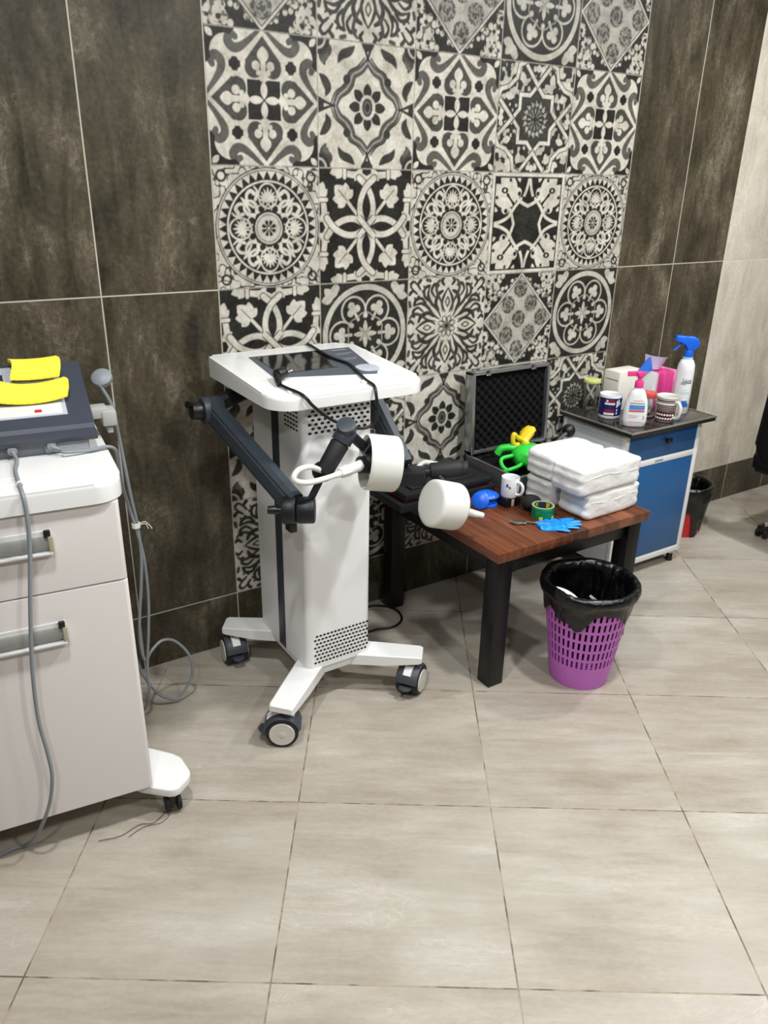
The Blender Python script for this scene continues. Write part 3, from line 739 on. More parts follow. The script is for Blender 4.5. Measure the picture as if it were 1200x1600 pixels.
b = B(); cyl(b, q0 + CR * .02, H2 + CU * .05 - h2ax * .03, .012, n=12); obj('thin_rod', b, CHAR, ar)
b = B(); tube(b, [J2 + CR * .02 + CF * .04 + CU * .02, J2 + CR * .05 + CF * .05 + CU * .045, J2 + CR * .10 + CF * .05 + CU * .04], .009); obj('lead_cable', b, CREAM, ar)
h2 = drum(ar, H2, h2ax, .086, .115, False)
b = B(); e = H2 - h2ax * .06; cyl(b, e, e - h2ax * .022 , .034, .026, n=24, bev=.004); cyl(b, e - h2ax * .012 - CU * .01, e - h2ax * .03 + CR * .072 - CU * .028, .017, .010, n=20, bev=.003); obj('cable_socket', b, CREAM, ar)
# power cord lying over the tray
def plz(pts, dz=.005): return [Vector((x, y, zt(y) + dz)) for x, y in pts]
t2 = thing('power_cord', 'black power cord lying across the white console tray, plug resting on the screen', 'power cord', (.15, -.3, 1.21))
pts = [Vector((.33, -.03, .95)), Vector((.32, -.045, 1.1)), Vector((.305, -.07, 1.215))] + plz([(.296, -.11), (.29, -.20), (.29, -.30), (.305, -.38), (.285, -.47), (.262, -.565)], .006) + \
      [Vector((.256, -.625, zt(-.628) + .004)), Vector((.252, -.645, 1.165)), Vector((.262, -.64, 1.11)), Vector((.25, -.625, 1.07)), Vector((.21, -.62, 1.062)), Vector((.15, -.62, 1.082)), Vector((.09, -.628, 1.115)), Vector((.03, -.64, 1.165)), Vector((.008, -.640, zt(-.63) + .0))] + plz([(0, -.61), (-.012, -.55), (-.018, -.50)], .008)
b = B(); tube(b, pts, .0052, n=10); obj('cable', b, BLKCAB, t2)
b = B(); p0 = Vector((-.02, -.515, zt(-.51) + .010)); p1 = Vector((.0, -.455, zt(-.45) + .020)); cyl(b, p0, p1, .008, .013, n=14); cyl(b, p1, p1 + Vector((.035, .014, .004)), .019, .018, n=20, bev=.003); obj('plug_body', b, BLKCAB, t2)
b = B(); d = Vector((.035, .014, .004)).normalized(); 
for s in (-1, 1): cyl(b, p1 + d * .035 + Vector((-.3, 1, 0)) * .0 + Vector((d.y, -d.x, 0)) * .0095 * s, p1 + d * .062 + Vector((d.y, -d.x, 0)) * .0095 * s, .0025, n=10)
obj('plug_pins', b, STEEL, t2)
b = B(); tube(b, [(.42, -.06, .006), (.52, -.05, .006), (.626, -.045, .006), (.69, -.10, .006), (.694, -.17, .006), (.66, -.225, .006), (.60, -.245, .006), (.52, -.225, .006), (.40, -.23, .006)], .0052); tagp(obj('floor_cable', b, BLKCAB), 'black cable curled in a loop on the floor behind the therapy machine', 'cable')

# ------------------------------------------------------------ low wooden table
def wood_material():
    m, nt, b = nodes('walnut_laminate'); q = NT(nt)
    tc = q.n('ShaderNodeNewGeometry'); P = tc.outputs['Position']
    sp = q.n('ShaderNodeSeparateXYZ'); q.lk(P, sp.inputs[0])
    strip = q.m('FLOOR', q.m('DIVIDE', sp.outputs[0], .085))
    cb = q.n('ShaderNodeCombineXYZ'); q.lk(q.m('MULTIPLY', strip, 2.31), cb.inputs[1]); q.lk(q.m('MULTIPLY', strip, 1.7), cb.inputs[2])
    P2 = q.vadd(P, cb.outputs[0])
    n = q.noise(q.vmul(P2, (30, 1.6, 8)), 2.2, 6, .62, .5); n2 = q.noise(q.vmul(P2, (90, 5, 20)), 3, 4, .6)
    wn = q.n('ShaderNodeTexWhiteNoise', noise_dimensions='1D'); q.lk(strip, wn.inputs['W'])
    f = q.m('ADD', q.m('ADD', q.m('MULTIPLY', n, .55), q.m('MULTIPLY', n2, .2)), q.m('MULTIPLY', wn.outputs[0], .26))
    c = q.ramp(f, [(.34, s2l(52, 24, 12)), (.48, s2l(86, 43, 22)), (.60, s2l(114, 62, 34)), (.76, s2l(148, 90, 54))])
    q.lk(c, b.inputs['Base Color']); b.inputs['Roughness'].default_value = .33
    return m
WOOD = wood_material()
TZ = .585
t = thing('coffee_table', 'low square table with brown wood-grain top and thick black steel legs', 'table', (1.06, -.41, 0))
b = B(); box(b, .662, 1.452, -.822, -.012, TZ - .038, TZ, .002); obj('tabletop', b, WOOD, t)
b = B(); box(b, .70, 1.41, -.785, -.735, .475, .5465, .003); box(b, .70, 1.41, -.09, -.04, .475, .5465, .003); box(b, .70, .75, -.785, -.04, .475, .5465, .003); box(b, 1.36, 1.41, -.785, -.04, .475, .5465, .003)
obj('under_frame', b, BLKSTEEL, t)
for x, y in ((.683, -.80), (1.365, -.80), (.683, -.105), (1.365, -.105)):
    b = B(); box(b, x, x + .07, y, y + .07, 0, .5465, .003); obj('leg', b, BLKSTEEL, t)

# flat black case with a red seam, lying on the table's left corner
t = thing('plastic_tool_case', 'flat black plastic case with a red seam overhanging the left corner of the wooden table', 'case', (.80, -.20, TZ))
b = B(); box(b, .562, 1.04, -.345, -.03, TZ, TZ + .034, .006); obj('case_base', b, CHAR, t)
b = B(); box(b, .60, 1.035, -.32, -.03, TZ + .034, TZ + .040, .001); obj('seam', b, REDP, t, label='thin red seam')
b = B(); box(b, .59, 1.03, -.335, -.035, TZ + .040, TZ + .070, .012); box(b, .64, .96, -.30, -.08, TZ + .066, TZ + .078, .008); obj('case_lid', b, CHAR, t)
b = B(); beam(b, (.72, -.26, TZ + .084), (.90, -.10, TZ + .084), .016, .012, .003); obj('carry_handle', b, BLACKP, t)
# aluminium case, open, lid leaning against the wall
t = thing('aluminium_case', 'open aluminium case with black egg-crate foam lid leaning against the patterned wall', 'case', (1.29, -.24, TZ))
cx0, cx1, cy0, cy1 = 1.085, 1.515, -.425, -.075
b = B(); zt0 = TZ + .075
for (x0, x1, y0, y1) in ((cx0, cx0 + .008, cy0, cy1), (cx1 - .008, cx1, cy0, cy1), (cx0, cx1, cy0, cy0 + .008), (cx0, cx1, cy1 - .008, cy1)): box(b, x0, x1, y0, y1, TZ + .001, zt0, .001)
box(b, cx0, cx1, cy0, cy1, TZ + .001, TZ + .008, .001); shell = obj('case_base', b, mat('graphite_panel', s2l(92, 95, 99), .4, metal=.4), t)
b = B()
for (x0, x1, y0, y1) in ((cx0 - .002, cx0 + .012, cy0, cy1), (cx1 - .012, cx1 + .002, cy0, cy1), (cx0, cx1, cy0 - .002, cy0 + .012), (cx0, cx1, cy1 - .012, cy1 + .002)): box(b, x0, x1, y0, y1, zt0, zt0 + .007, .002)
obj('edge_profile', b, ALU, shell)
b = B(); box(b, cx0 + .012, cx1 - .012, cy0 + .012, cy1 - .012, TZ + .008, TZ + .05, .004); obj('foam_insert', b, FOAM, t)
for x, y in ((cx0, cy0), (cx1, cy0), (cx0, cy1), (cx1, cy1)):
    b = B(); box(b, x - .005, x + .005 , y - .005, y + .005, TZ + .001, zt0 + .008, .002); obj('corner_guard', b, BLACKP, shell)
ly = -.065; lz0, lz1 = zt0 + .01, 1.035
tilt = mtx((0, ly, lz0), (1, 0, 0), (0, math.cos(.06), math.sin(.06) * -1), (0, math.sin(.06), math.cos(.06)))
H_ = lz1 - lz0
b = B()
for (x0, x1, z0, z1) in ((cx0, cx0 + .016, 0, H_), (cx1 + .005, cx1 + .021, 0, H_), (cx0, cx1 + .021, 0, .014), (cx0, cx1 + .021, H_ - .014, H_)): box(b, x0, x1, -.052, 0, z0, z1, .002, T=tilt)
box(b, cx0, cx1 + .021, -.004, .0, 0, H_, 0, T=tilt); lid = obj('lid_frame', b, ALU, t)
# egg crate foam
b = B(); nx, nz = 96, 80; gv = []
for j in range(nz + 1):
    r = []
    for i in range(nx + 1):
        x = cx0 + .016 + (cx1 - cx0 - .011) * i / nx; z = .014 + (H_ - .028) * j / nz
        h = .0085 * math.sin(i / nx * 2 * PI * 9.5) * math.sin(j / nz * 2 * PI * 8) 
        r.append(b.verts.new(tilt @ Vector((x, -.030 + h, z))))
    gv.append(r)
for j in range(nz):
    for i in range(nx): b.faces.new((gv[j][i], gv[j][i + 1], gv[j + 1][i + 1], gv[j + 1][i]))
bk = [b.verts.new(tilt @ Vector((x, -.006, z))) for x, z in ((cx0 + .016, .014), (cx1 + .005, .014), (cx1 + .005, H_ - .014), (cx0 + .016, H_ - .014))]
b.faces.new(bk)
rims = [[gv[0][i] for i in range(nx + 1)], [gv[j][nx] for j in range(nz + 1)], [gv[nz][nx - i] for i in range(nx + 1)], [gv[nz - j][0] for j in range(nz + 1)]]
for k in range(4):
    rl = rims[k]; b.faces.new([bk[k]] + rl + [bk[(k + 1) % 4]])
obj('foam_lining', b, FOAM, t, ang=180)
for xx in (1.17, 1.43):
    b = B(); box(b, xx - .018, xx + .018, cy1 - .004, cy1 + .012, zt0 - .01, zt0 + .03, .002); obj('hinge', b, STEEL, t)
    b = B(); box(b, xx - .014, xx + .014, -.056, -.050, H_ - .02, H_ + .004, .002, T=tilt); obj('latch', b, STEEL, lid)
for xx, zz in ((1.135, .0), (1.175, .0)):
    b = B(); box(b, xx - .009, xx + .009, cy1 - .03, cy1 + .0, zt0 - .004, zt0 + .028, .003); obj('strap_loop', b, BLACKP, t)

# rubber items inside the case: crumpled sheets with fingers
def crumple(name, m, label, cat, c, sx, sy, h, seed, fingers=(), rz=0.0, thick=.004):
    r = random.Random(seed); c = Vector(c)
    ph = [r.random() * 6 for _ in range(6)]
    b = B(); n = 26; up = []; dn = []
    for j in range(n + 1):
        ru, rd = [], []
        for i in range(n + 1):
            u, v = i / n * 2 - 1, j / n * 2 - 1
            e = 1 - .16 * math.sin(3 * u + ph[0]) * v * v - .12 * math.sin(4 * v + ph[1]) * u * u
            x, y = u * sx * e, v * sy * e
            z = h * (.5 + .28 * math.sin(3.1 * u + 2.3 * v + ph[2]) + .22 * math.sin(5.3 * v - 2.2 * u + ph[3])) * (1 - .55 * max(abs(u), abs(v)) ** 3) + h * .08 * math.sin(11 * u + ph[4]) * math.sin(9 * v + ph[5])
            q = Matrix.Rotation(rz, 4, 'Z') @ Vector((x, y, max(z, .004)))
            ru.append(b.verts.new(c + q + Vector((0, 0, thick)))); rd.append(b.verts.new(c + Vector((q.x, q.y, max(q.z - thick, .0)))))
        up.append(ru); dn.append(rd)
    for j in range(n):
        for i in range(n):
            b.faces.new((up[j][i], up[j][i + 1], up[j + 1][i + 1], up[j + 1][i])); b.faces.new((dn[j][i], dn[j + 1][i], dn[j + 1][i + 1], dn[j][i + 1]))
    for k in range(n):
        b.faces.new((up[0][k + 1], up[0][k], dn[0][k], dn[0][k + 1])); b.faces.new((up[n][k], up[n][k + 1], dn[n][k + 1], dn[n][k]))
        b.faces.new((up[k][0], up[k + 1][0], dn[k + 1][0], dn[k][0])); b.faces.new((up[k + 1][n], up[k][n], dn[k][n], dn[k + 1][n]))
    o = tagp(obj(name, b, m, ang=70), label, cat)
    return o
gz = TZ + .058
def band(pts, r): 
    b_ = B(); tube(b_, pts, r, n=12); return b_
t = thing('rubber_glove', 'bright green rubber glove crumpled inside the open aluminium case', 'glove', (1.24, -.30, gz))
def blob(bm, pts, rads, flat=.6):
    P = [Vector(p) for p in pts]; rings = []; n = 18
    x, y, d = frame_from(P[-1] - P[0])
    S = smooth_path(P, 5)
    for i, p in enumerate(S):
        f = i / (len(S) - 1) * (len(rads) - 1); k = min(int(f), len(rads) - 2); rr = rads[k] + (rads[k + 1] - rads[k]) * (f - k)
        tt = (S[min(i + 1, len(S) - 1)] - S[max(i - 1, 0)]).normalized(); xx = tt.cross(Vector((0, 0, 1))).normalized(); yy = xx.cross(tt)
        rings.append([p + xx * rr * math.cos(2 * PI * j / n) * (1 + .12 * math.sin(j * 2.1 + i)) + yy * rr * flat * math.sin(2 * PI * j / n) * (1 + .12 * math.cos(j * 1.7 + i * .8)) for j in range(n)])
    ring_mesh(bm, rings)
b = B(); blob(b, [(1.175, -.30, gz + .055), (1.21, -.31, gz + .062), (1.26, -.325, gz + .06), (1.31, -.33, gz + .045)], [.034, .060, .068, .055], .8); obj('palm', b, GREEN, t, ang=80)
for pts, r in ((((1.21, -.30, gz + .070), (1.16, -.29, gz + .066), (1.118, -.285, gz + .060), (1.108, -.295, gz + .040), (1.122, -.315, gz + .018), (1.17, -.33, gz + .020)), .0085),
               (((1.24, -.28, gz + .07), (1.20, -.25, gz + .085), (1.165, -.225, gz + .080), (1.15, -.215, gz + .055)), .017),
               (((1.20, -.33, gz + .05), (1.16, -.35, gz + .04), (1.115, -.345, gz + .03), (1.10, -.33, gz + .022)), .0085),
               (((1.24, -.35, gz + .05), (1.23, -.38, gz + .04), (1.26, -.395, gz + .03)), .013),
               (((1.28, -.34, gz + .055), (1.32, -.36, gz + .05), (1.34, -.38, gz + .035)), .014)):
    b = band(pts, r); obj('finger', b, GREEN, t, ang=80)
t = thing('rubber_band_loop', 'yellow rubber piece standing up behind the green glove in the case', 'rubber strip', (1.30, -.24, gz))
b = B(); blob(b, [(1.30, -.25, gz + .03), (1.275, -.245, gz + .08), (1.262, -.245, gz + .115)], [.055, .048, .028], .5); blob(b, [(1.255, -.25, gz + .105), (1.30, -.235, gz + .138), (1.325, -.225, gz + .15)], [.024, .032, .024], .5); obj('strip', b, YELRUB, t, ang=80)
b = B(); tube(b, [(1.25, -.25, gz + .115), (1.225, -.25, gz + .13), (1.205, -.25, gz + .145), (1.20, -.252, gz + .12), (1.21, -.255, gz + .098), (1.235, -.25, gz + .095)], .0105, n=12); obj('loop', b, YELRUB, t, ang=80)
b = B(); tube(b, [(1.335, -.30, TZ + .09), (1.42, -.27, TZ + .115), (1.50, -.24, TZ + .135), (1.548, -.225, TZ + .148)], .009, n=12)
t = thing('massage_stick', 'grey rod with a black ball end lying over the right rim of the aluminium case', 'massage tool', (1.44, -.26, TZ + .09))
obj('rod', b, mat('grey_rod', s2l(86, 88, 86), .35), t)
b = B(); sphere(b, (1.572, -.215, TZ + .156), .031, n=28); obj('ball_end', b, BLACKP, t)

# mug on a small black box
t = thing('pocket_box', 'small black box with a pale strip standing under the white mug', 'box', (1.0, -.475, TZ))
b = B(); box(b, .962, 1.040, -.505, -.445, TZ, TZ + .036, .003); obj('box_body', b, BLACKP, t)
b = B(); box(b, .990, 1.004, -.5062, -.5045, TZ + .002, TZ + .034, .0003); obj('paper_strip', b, mat('beige_paper', s2l(170, 152, 140), .7), t)
def mug(name, label, c, r, h, m_out, group=None, hang=0.0, hs=1.0, extra=None, base=True, hm=None, taper=0.0):
    t = thing(name, label, 'mug', c, 0, group); c = Vector(c)
    b = B(); lathe(b, [(.001, 0), (r * (.86 - taper), 0), (r * (.92 - taper), h * .02), (r * (.985 - taper), h * .08), (r, h * .5 if not taper else h * .98), (r, h * .98), (r * .985, h), (r * .94, h * .985), (r * .92 if not taper else r * .92, h * .9), (r * (.88 - taper), h * .12), (.001, h * .08)], c, n=48, cap0=False, cap1=False)
    body = obj('mug_body', b, m_out, t, ang=50)
    d = Vector((math.cos(hang), math.sin(hang), 0)); rr = r * .98
    b = B(); tube(b, [c + d * (rr - .003) + Vector((0, 0, h * .80)), c + d * (rr + .014 * hs) + Vector((0, 0, h * .83)), c + d * (rr + .027 * hs) + Vector((0, 0, h * .70)), c + d * (rr + .028 * hs) + Vector((0, 0, h * .45)), c + d * (rr + .018 * hs) + Vector((0, 0, h * .25)), c + d * (rr - .004) + Vector((0, 0, h * .18))], .0062 * hs, n=12)
    obj('handle', b, hm or m_out, t)
    return t, body, c
mt, mb, mc = mug('mug', 'white ceramic mug standing on a small black box on the wooden table', (1.003, -.475, TZ + .036), .037, .083, CERAMIC, hang=-.35 - PI / 2 + .5)
def arc_patch(bm, c, r, a0, a1, z0, z1, th=.0008, n=None):
    """curved label wrapped on a cylinder"""
    n = n or max(2, int(abs(a1 - a0) / .12)); c = Vector(c); r0 = r - .0004; r1 = r + th
    rings = []
    for i in range(n + 1):
        a = a0 + (a1 - a0) * i / n; d = Vector((math.cos(a), math.sin(a), 0))
        rings.append([c + d * r0 + Vector((0, 0, z0)), c + d * r1 + Vector((0, 0, z0)), c + d * r1 + Vector((0, 0, z1)), c + d * r0 + Vector((0, 0, z1))])
    ring_mesh(bm, rings)
b = B()
for k, (a0, a1, z0, z1) in enumerate(((-2.75, -2.25, .050, .0525), (-2.72, -2.5, .054, .062), (-2.42, -2.2, .044, .048))): arc_patch(b, mc, .037, a0, a1, z0, z1)
obj('printed_logo', b, mat('navy_print', s2l(40, 50, 96), .5), mt)

# black beanbag ball, tape, blue spool, spoon, glove
b = B(); sphere(b, (1.045, -.56, TZ + .030), .042, (1.0, 1, .72), n=24); tagp(obj('black_pouch', b, mat('black_cloth', s2l(18, 18, 19), .8, bump=.6, bscale=60)), 'round black cloth pouch between the white mug and the tape roll', 'pouch')
t = thing('tape_roll', 'green roll of tape with yellow markings lying flat on the wooden table', 'tape', (1.035, -.64, TZ))
cc = Vector((1.037, -.637, TZ))
b = B(); lathe(b, [(.030, 0), (.044, 0), (.0445, .002), (.0445, .044), (.044, .046), (.032, .046), (.030, .044)], cc, n=48, cap0=False, cap1=False)
TAPE, nt, bp_ = nodes('striped_green_tape'); q = NT(nt); g = q.n('ShaderNodeNewGeometry'); sp = q.n('ShaderNodeSeparateXYZ'); q.lk(g.outputs['Position'], sp.inputs[0])
st = q.noise(q.vmul(g.outputs['Position'], (1, 1, 14)), 14, 2, .5); q.lk(q.ramp(st, [(.45, s2l(0, 118, 68)), (.5, s2l(30, 160, 84)), (.56, s2l(10, 92, 60)), (.62, s2l(0, 120, 110))]), bp_.inputs['Base Color']); bp_.inputs['Roughness'].default_value = .25
rl = obj('tape_body', b, TAPE, t)
b = B(); lathe(b, [(.0375, .0462), (.0440, .0462), (.0440, .0472), (.0375, .0472), (.0375, .0462)], cc, n=48, cap0=False, cap1=False); obj('pale_rim', b, mat('tan_rim', s2l(196, 182, 140), .5), rl)
b = B(); lathe(b, [(.0290, .001), (.0335, .001), (.0335, .0465), (.0290, .0465), (.0290, .001)], cc, n=40, cap0=False, cap1=False); obj('cardboard_core', b, mat('navy_core', s2l(28, 56, 74), .5), t)
YEL = mat('yellow_print', s2l(232, 208, 30), .45)
for a in (1.9, 3.6, .1):
    b = B(); d = Vector((math.cos(a), math.sin(a), 0)); box(b, -.0005, .0010, -.008, .008, .002, .046, 0, T=mtx(cc + d * .0281, d, Vector((-d.y, d.x, 0)), (0, 0, 1))); obj('yellow_mark', b, YEL, rl)
for a0, a1 in ((-1.45, -1.1), (-.6, -.25), (-2.6, -2.3)):
    b = B(); arc_patch(b, cc, .0445, a0, a1, .0, .012); obj('yellow_mark', b, YEL, rl)
t = thing('plastic_spool', 'blue two-flanged plastic spool with a domed cap beside the white drum head', 'spool', (.915, -.435, TZ))
c = Vector((.922, -.435, TZ)); b = B(); lathe(b, [(.001, 0), (.040, 0), (.043, .003), (.041, .010), (.026, .016), (.020, .028), (.030, .034), (.045, .037), (.047, .041), (.044, .047), (.030, .054), (.012, .058), (.0005, .0585)], c, n=40, cap0=False, cap1=False); obj('spool_body', b, BRIGHTBLUE, t)
b = B(); ax = Vector((-.75, -.5, .42)).normalized(); e = Vector((.872, -.452, TZ + .034)); lathe(b, [(.0005, -.006), (.032, -.006), (.036, -.002), (.036, .004), (.026, .010), (.0005, .012)], e, ax, n=36, cap0=False, cap1=False); cyl(b, e, e - ax * .03, .010); obj('side_disc', b, BRIGHTBLUE, t)
b = B()
for k in range(5): box(b, c.x - .016 + k * .0075, c.x - .013 + k * .0075, c.y - .028 , c.y - .020, TZ + .0515, TZ + .0535, 0, T=None)
obj('moulded_writing', b, mat('pale_blue_print', s2l(190, 206, 240), .5), t)
t = thing('spoon', 'metal spoon lying on the table, its handle under the blue glove', 'spoon', (.93, -.67, TZ))
sd = Vector((.74, -.67, 0)).normalized(); sp_ = Vector((-sd.y, sd.x, 0)); s0 = Vector((.905, -.645, TZ + .004))
b = B(); rings = []
for i in range(15):
    u = i / 14; wv = .0185 * math.sin(PI * min(u * .96 + .02, 1)) ** .6; p = s0 + sd * (.062 * u - .031)
    rings.append([p + sp_ * wv * math.cos(a) + Vector((0, 0, (.0045 * math.sin(a) if a > PI else .0015 * math.sin(a)) - .002 * math.sin(PI * u) + .003)) for a in [2 * PI * k / 14 for k in range(14)]])
ring_mesh(b, rings); obj('bowl', b, STEEL, t)
b = B(); beam(b, s0 + sd * .028 + Vector((0, 0, .003)), s0 + sd * .12 + Vector((0, 0, .002)), .004, .009, .001); obj('handle', b, STEEL, t)
# flat glove
def flat_poly(poly, z, th, wob=.0, seed=1, sub=.012):
    b_ = bmesh.new(); prism(b_, poly, 0, th, min(th * .4, .002), 2)
    r = random.Random(seed)
    return b_
gl = thing('nitrile_glove', 'sky blue disposable glove lying flat near the front edge of the wooden table', 'glove', (1.0, -.73, TZ))
o = Vector((.945, -.715, TZ)); ux = Vector((.95, -.30, 0)).normalized(); uy = Vector((.30, .95, 0)).normalized()
Tg = mtx(o, ux, uy, (0, 0, 1))
b = B(); nu, nv = 34, 18; up, dn = [], []
for i in range(nu + 1):
    u = i / nu; hw = .036 + .016 * math.sin(PI * u * .9) + .002 * math.sin(17 * u); a_, b2 = [], []
    for j in range(nv + 1):
        v = j / nv * 2 - 1; z = .007 * (1 - abs(v) ** 4) * (1 - .3 * u) + .0022 * math.sin(9 * v + 14 * u) + .002 * math.sin(23 * u - 4 * v)
        p = Vector((u * .115, v * hw + .006, 0)); a_.append(b.verts.new(Tg @ (p + Vector((0, 0, max(z, .001) + .0035))))); b2.append(b.verts.new(Tg @ (p + Vector((0, 0, .001)))))
    up.append(a_); dn.append(b2)
for i in range(nu):
    for j in range(nv): b.faces.new((up[i][j], up[i + 1][j], up[i + 1][j + 1], up[i][j + 1])); b.faces.new((dn[i][j], dn[i][j + 1], dn[i + 1][j + 1], dn[i + 1][j]))
for j in range(nv): b.faces.new((up[0][j], up[0][j + 1], dn[0][j + 1], dn[0][j])); b.faces.new((up[nu][j + 1], up[nu][j], dn[nu][j], dn[nu][j + 1]))
for i in range(nu): b.faces.new((up[i + 1][0], up[i][0], dn[i][0], dn[i + 1][0])); b.faces.new((up[i][nv], up[i + 1][nv], dn[i + 1][nv], dn[i][nv]))
obj('palm', b, SKYBLUE, gl, ang=60)
for (u0, v0, u1, v1, r) in ((.108, .034, .165, .038, .0115), (.11, .012, .178, .008, .012), (.11, -.010, .168, -.018, .0115), (.105, -.030, .145, -.046, .010), (.05, -.036, .098, -.066, .010)):
    b = B(); p0, p1 = Tg @ Vector((u0, v0, .0055)), Tg @ Vector((u1, v1, .005)); mid = (p0 + p1) / 2 + Vector((0, 0, .003))
    q = bmesh.new(); tube(q, [p0, mid, p1], lambda f, r=r: r * (1 - .35 * f ** 4), n=12)
    for v_ in q.verts: v_.co.z = TZ + .0012 + max(0, (v_.co.z - TZ + .006)) * .42
    join(b, q); obj('finger', b, SKYBLUE, gl, ang=60)

# tissue packs
def pack(label, x0, x1, y0, y1, z0, h, seed, rz=0):
    r = random.Random(seed); b = bmesh.new(); bmesh.ops.create_cube(b, size=1)
    bmesh.ops.subdivide_edges(b, edges=b.edges[:], cuts=13, use_grid_fill=True)
    sx, sy = x1 - x0, y1 - y0; ph = [r.random() * 6 for _ in range(8)]
    for v in b.verts:
        p = v.co * 2; q = Vector((p.x, p.y, p.z))
        n = lambda a, k: abs(a) ** k
        # rounded box (superellipsoid-like)
        k = 11; L = (n(p.x, k) + n(p.y, k) + n(p.z, k)) ** (1 / k); m = max(abs(p.x), abs(p.y), abs(p.z)); q = p * (m / L) if L > 0 else p
        d = .012 * math.sin(3.1 * p.x + ph[0]) + .010 * math.sin(5 * p.y + 2 * p.x + ph[2]) + .008 * math.sin(4 * p.z + 6 * p.x + ph[3]) + .007 * math.sin(9 * p.x - 6 * p.y + ph[4])
        q = q * (1 + d * .9)
        if abs(p.x) > .95: q.x += .018 * math.sin(9 * p.z + ph[5]) * (1 if p.x > 0 else -1)
        if p.z < -.9: q.z = max(q.z, -1.0)
        q.z = max(q.z, -.995)
        v.co = Vector((q.x * sx / 2, q.y * sy / 2, (q.z * .985 + .985) * h / 2))
    b.transform(Matrix.Translation(((x0 + x1) / 2, (y0 + y1) / 2, z0)) @ Matrix.Rotation(rz, 4, 'Z'))
    tt = thing('tissue_pack', label, 'tissue pack', ((x0 + x1) / 2, (y0 + y1) / 2, z0), 0, 'plastic wrapped tissue packs')
    pk = obj('wrapped_pack', b, TISSUE, tt, ang=80)
    b = B(); xm = (x0 + x1) / 2; e = bmesh.new()
    pts = [Vector((x, -sy / 2 * 0.995 - .0012 - .0009 * math.sin(x * 60 + ph[6]), h * .62 + .006 * math.sin(x * 22 + ph[7]))) for x in [(-.42 + .84 * i / 14) * sx for i in range(15)]]
    tube(e, pts, .0008, n=6, k=3); e.transform(Matrix.Translation((xm, (y0 + y1) / 2, z0)) @ Matrix.Rotation(rz, 4, 'Z')); join(b, e)
    obj('film_seam', b, TISSUE, pk)
pack('white wrapped tissue pack, lower one of the front stack on the wooden table', 1.135, 1.450, -.765, -.605, TZ, .112, 3, .03)
pack('white wrapped tissue pack, upper one of the front stack on the wooden table', 1.080, 1.425, -.772, -.610, TZ + .112, .112, 5, .04)
pack('white wrapped tissue pack, lower one of the rear stack beside the aluminium case', 1.110, 1.40, -.594, -.440, TZ, .112, 8, .0)
pack('white wrapped tissue pack, upper one of the rear stack beside the aluminium case', 1.105, 1.40, -.598, -.440, TZ + .112, .113, 12, .02)

# ------------------------------------------------------------ waste basket with bag
t = thing('waste_basket', 'purple perforated plastic waste basket standing beside the wooden table', 'waste basket', (1.055, -.895, 0))
bc = Vector((1.055, -.905, 0)); RB, RT, HB = .114, .170, .412
b = B(); NA, NZ = 88, 37; rows = []
def rz_(z): return RB + (RT - RB) * z / HB
def hole(i, j):
    if j < 8 or j > 34: return False
    return ((j - 8) % 4 in (1, 2, 3)) and (i % 2 == 0)
inner = {}; outer = {}
for s, dct in ((0, outer), (1, inner)):
    for j in range(NZ + 1):
        z = HB * j / NZ
        for i in range(NA):
            a = 2 * PI * (i + (.5 if i % 2 else .62)) / NA; r = rz_(z) - s * .0025
            dct[i, j] = b.verts.new(bc + Vector((r * math.cos(a), r * math.sin(a), z)))
for j in range(NZ):
    for i in range(NA):
        k = (i + 1) % NA
        if hole(i, j):
            for (p, q, nb) in (((i, j), (k, j), (i, j - 1)), ((i, j + 1), (k, j + 1), (i, j + 1)), ((i, j), (i, j + 1), ((i - 1) % NA, j)), ((k, j), (k, j + 1), (k, j))):
                if not hole(*nb): b.faces.new((outer[p], outer[q], inner[q], inner[p]))
            continue
        b.faces.new((outer[i, j], outer[k, j], outer[k, j + 1], outer[i, j + 1])); b.faces.new((inner[i, j], inner[i, j + 1], inner[k, j + 1], inner[k, j]))
for i in range(NA):
    k = (i + 1) % NA; b.faces.new((outer[i, NZ], outer[k, NZ], inner[k, NZ], inner[i, NZ]))
b.faces.new([outer[i, 0] for i in range(NA)][::-1]); b.faces.new([inner[i, 1] for i in range(NA)])
obj('basket', b, PURPLE, t, smooth=False)
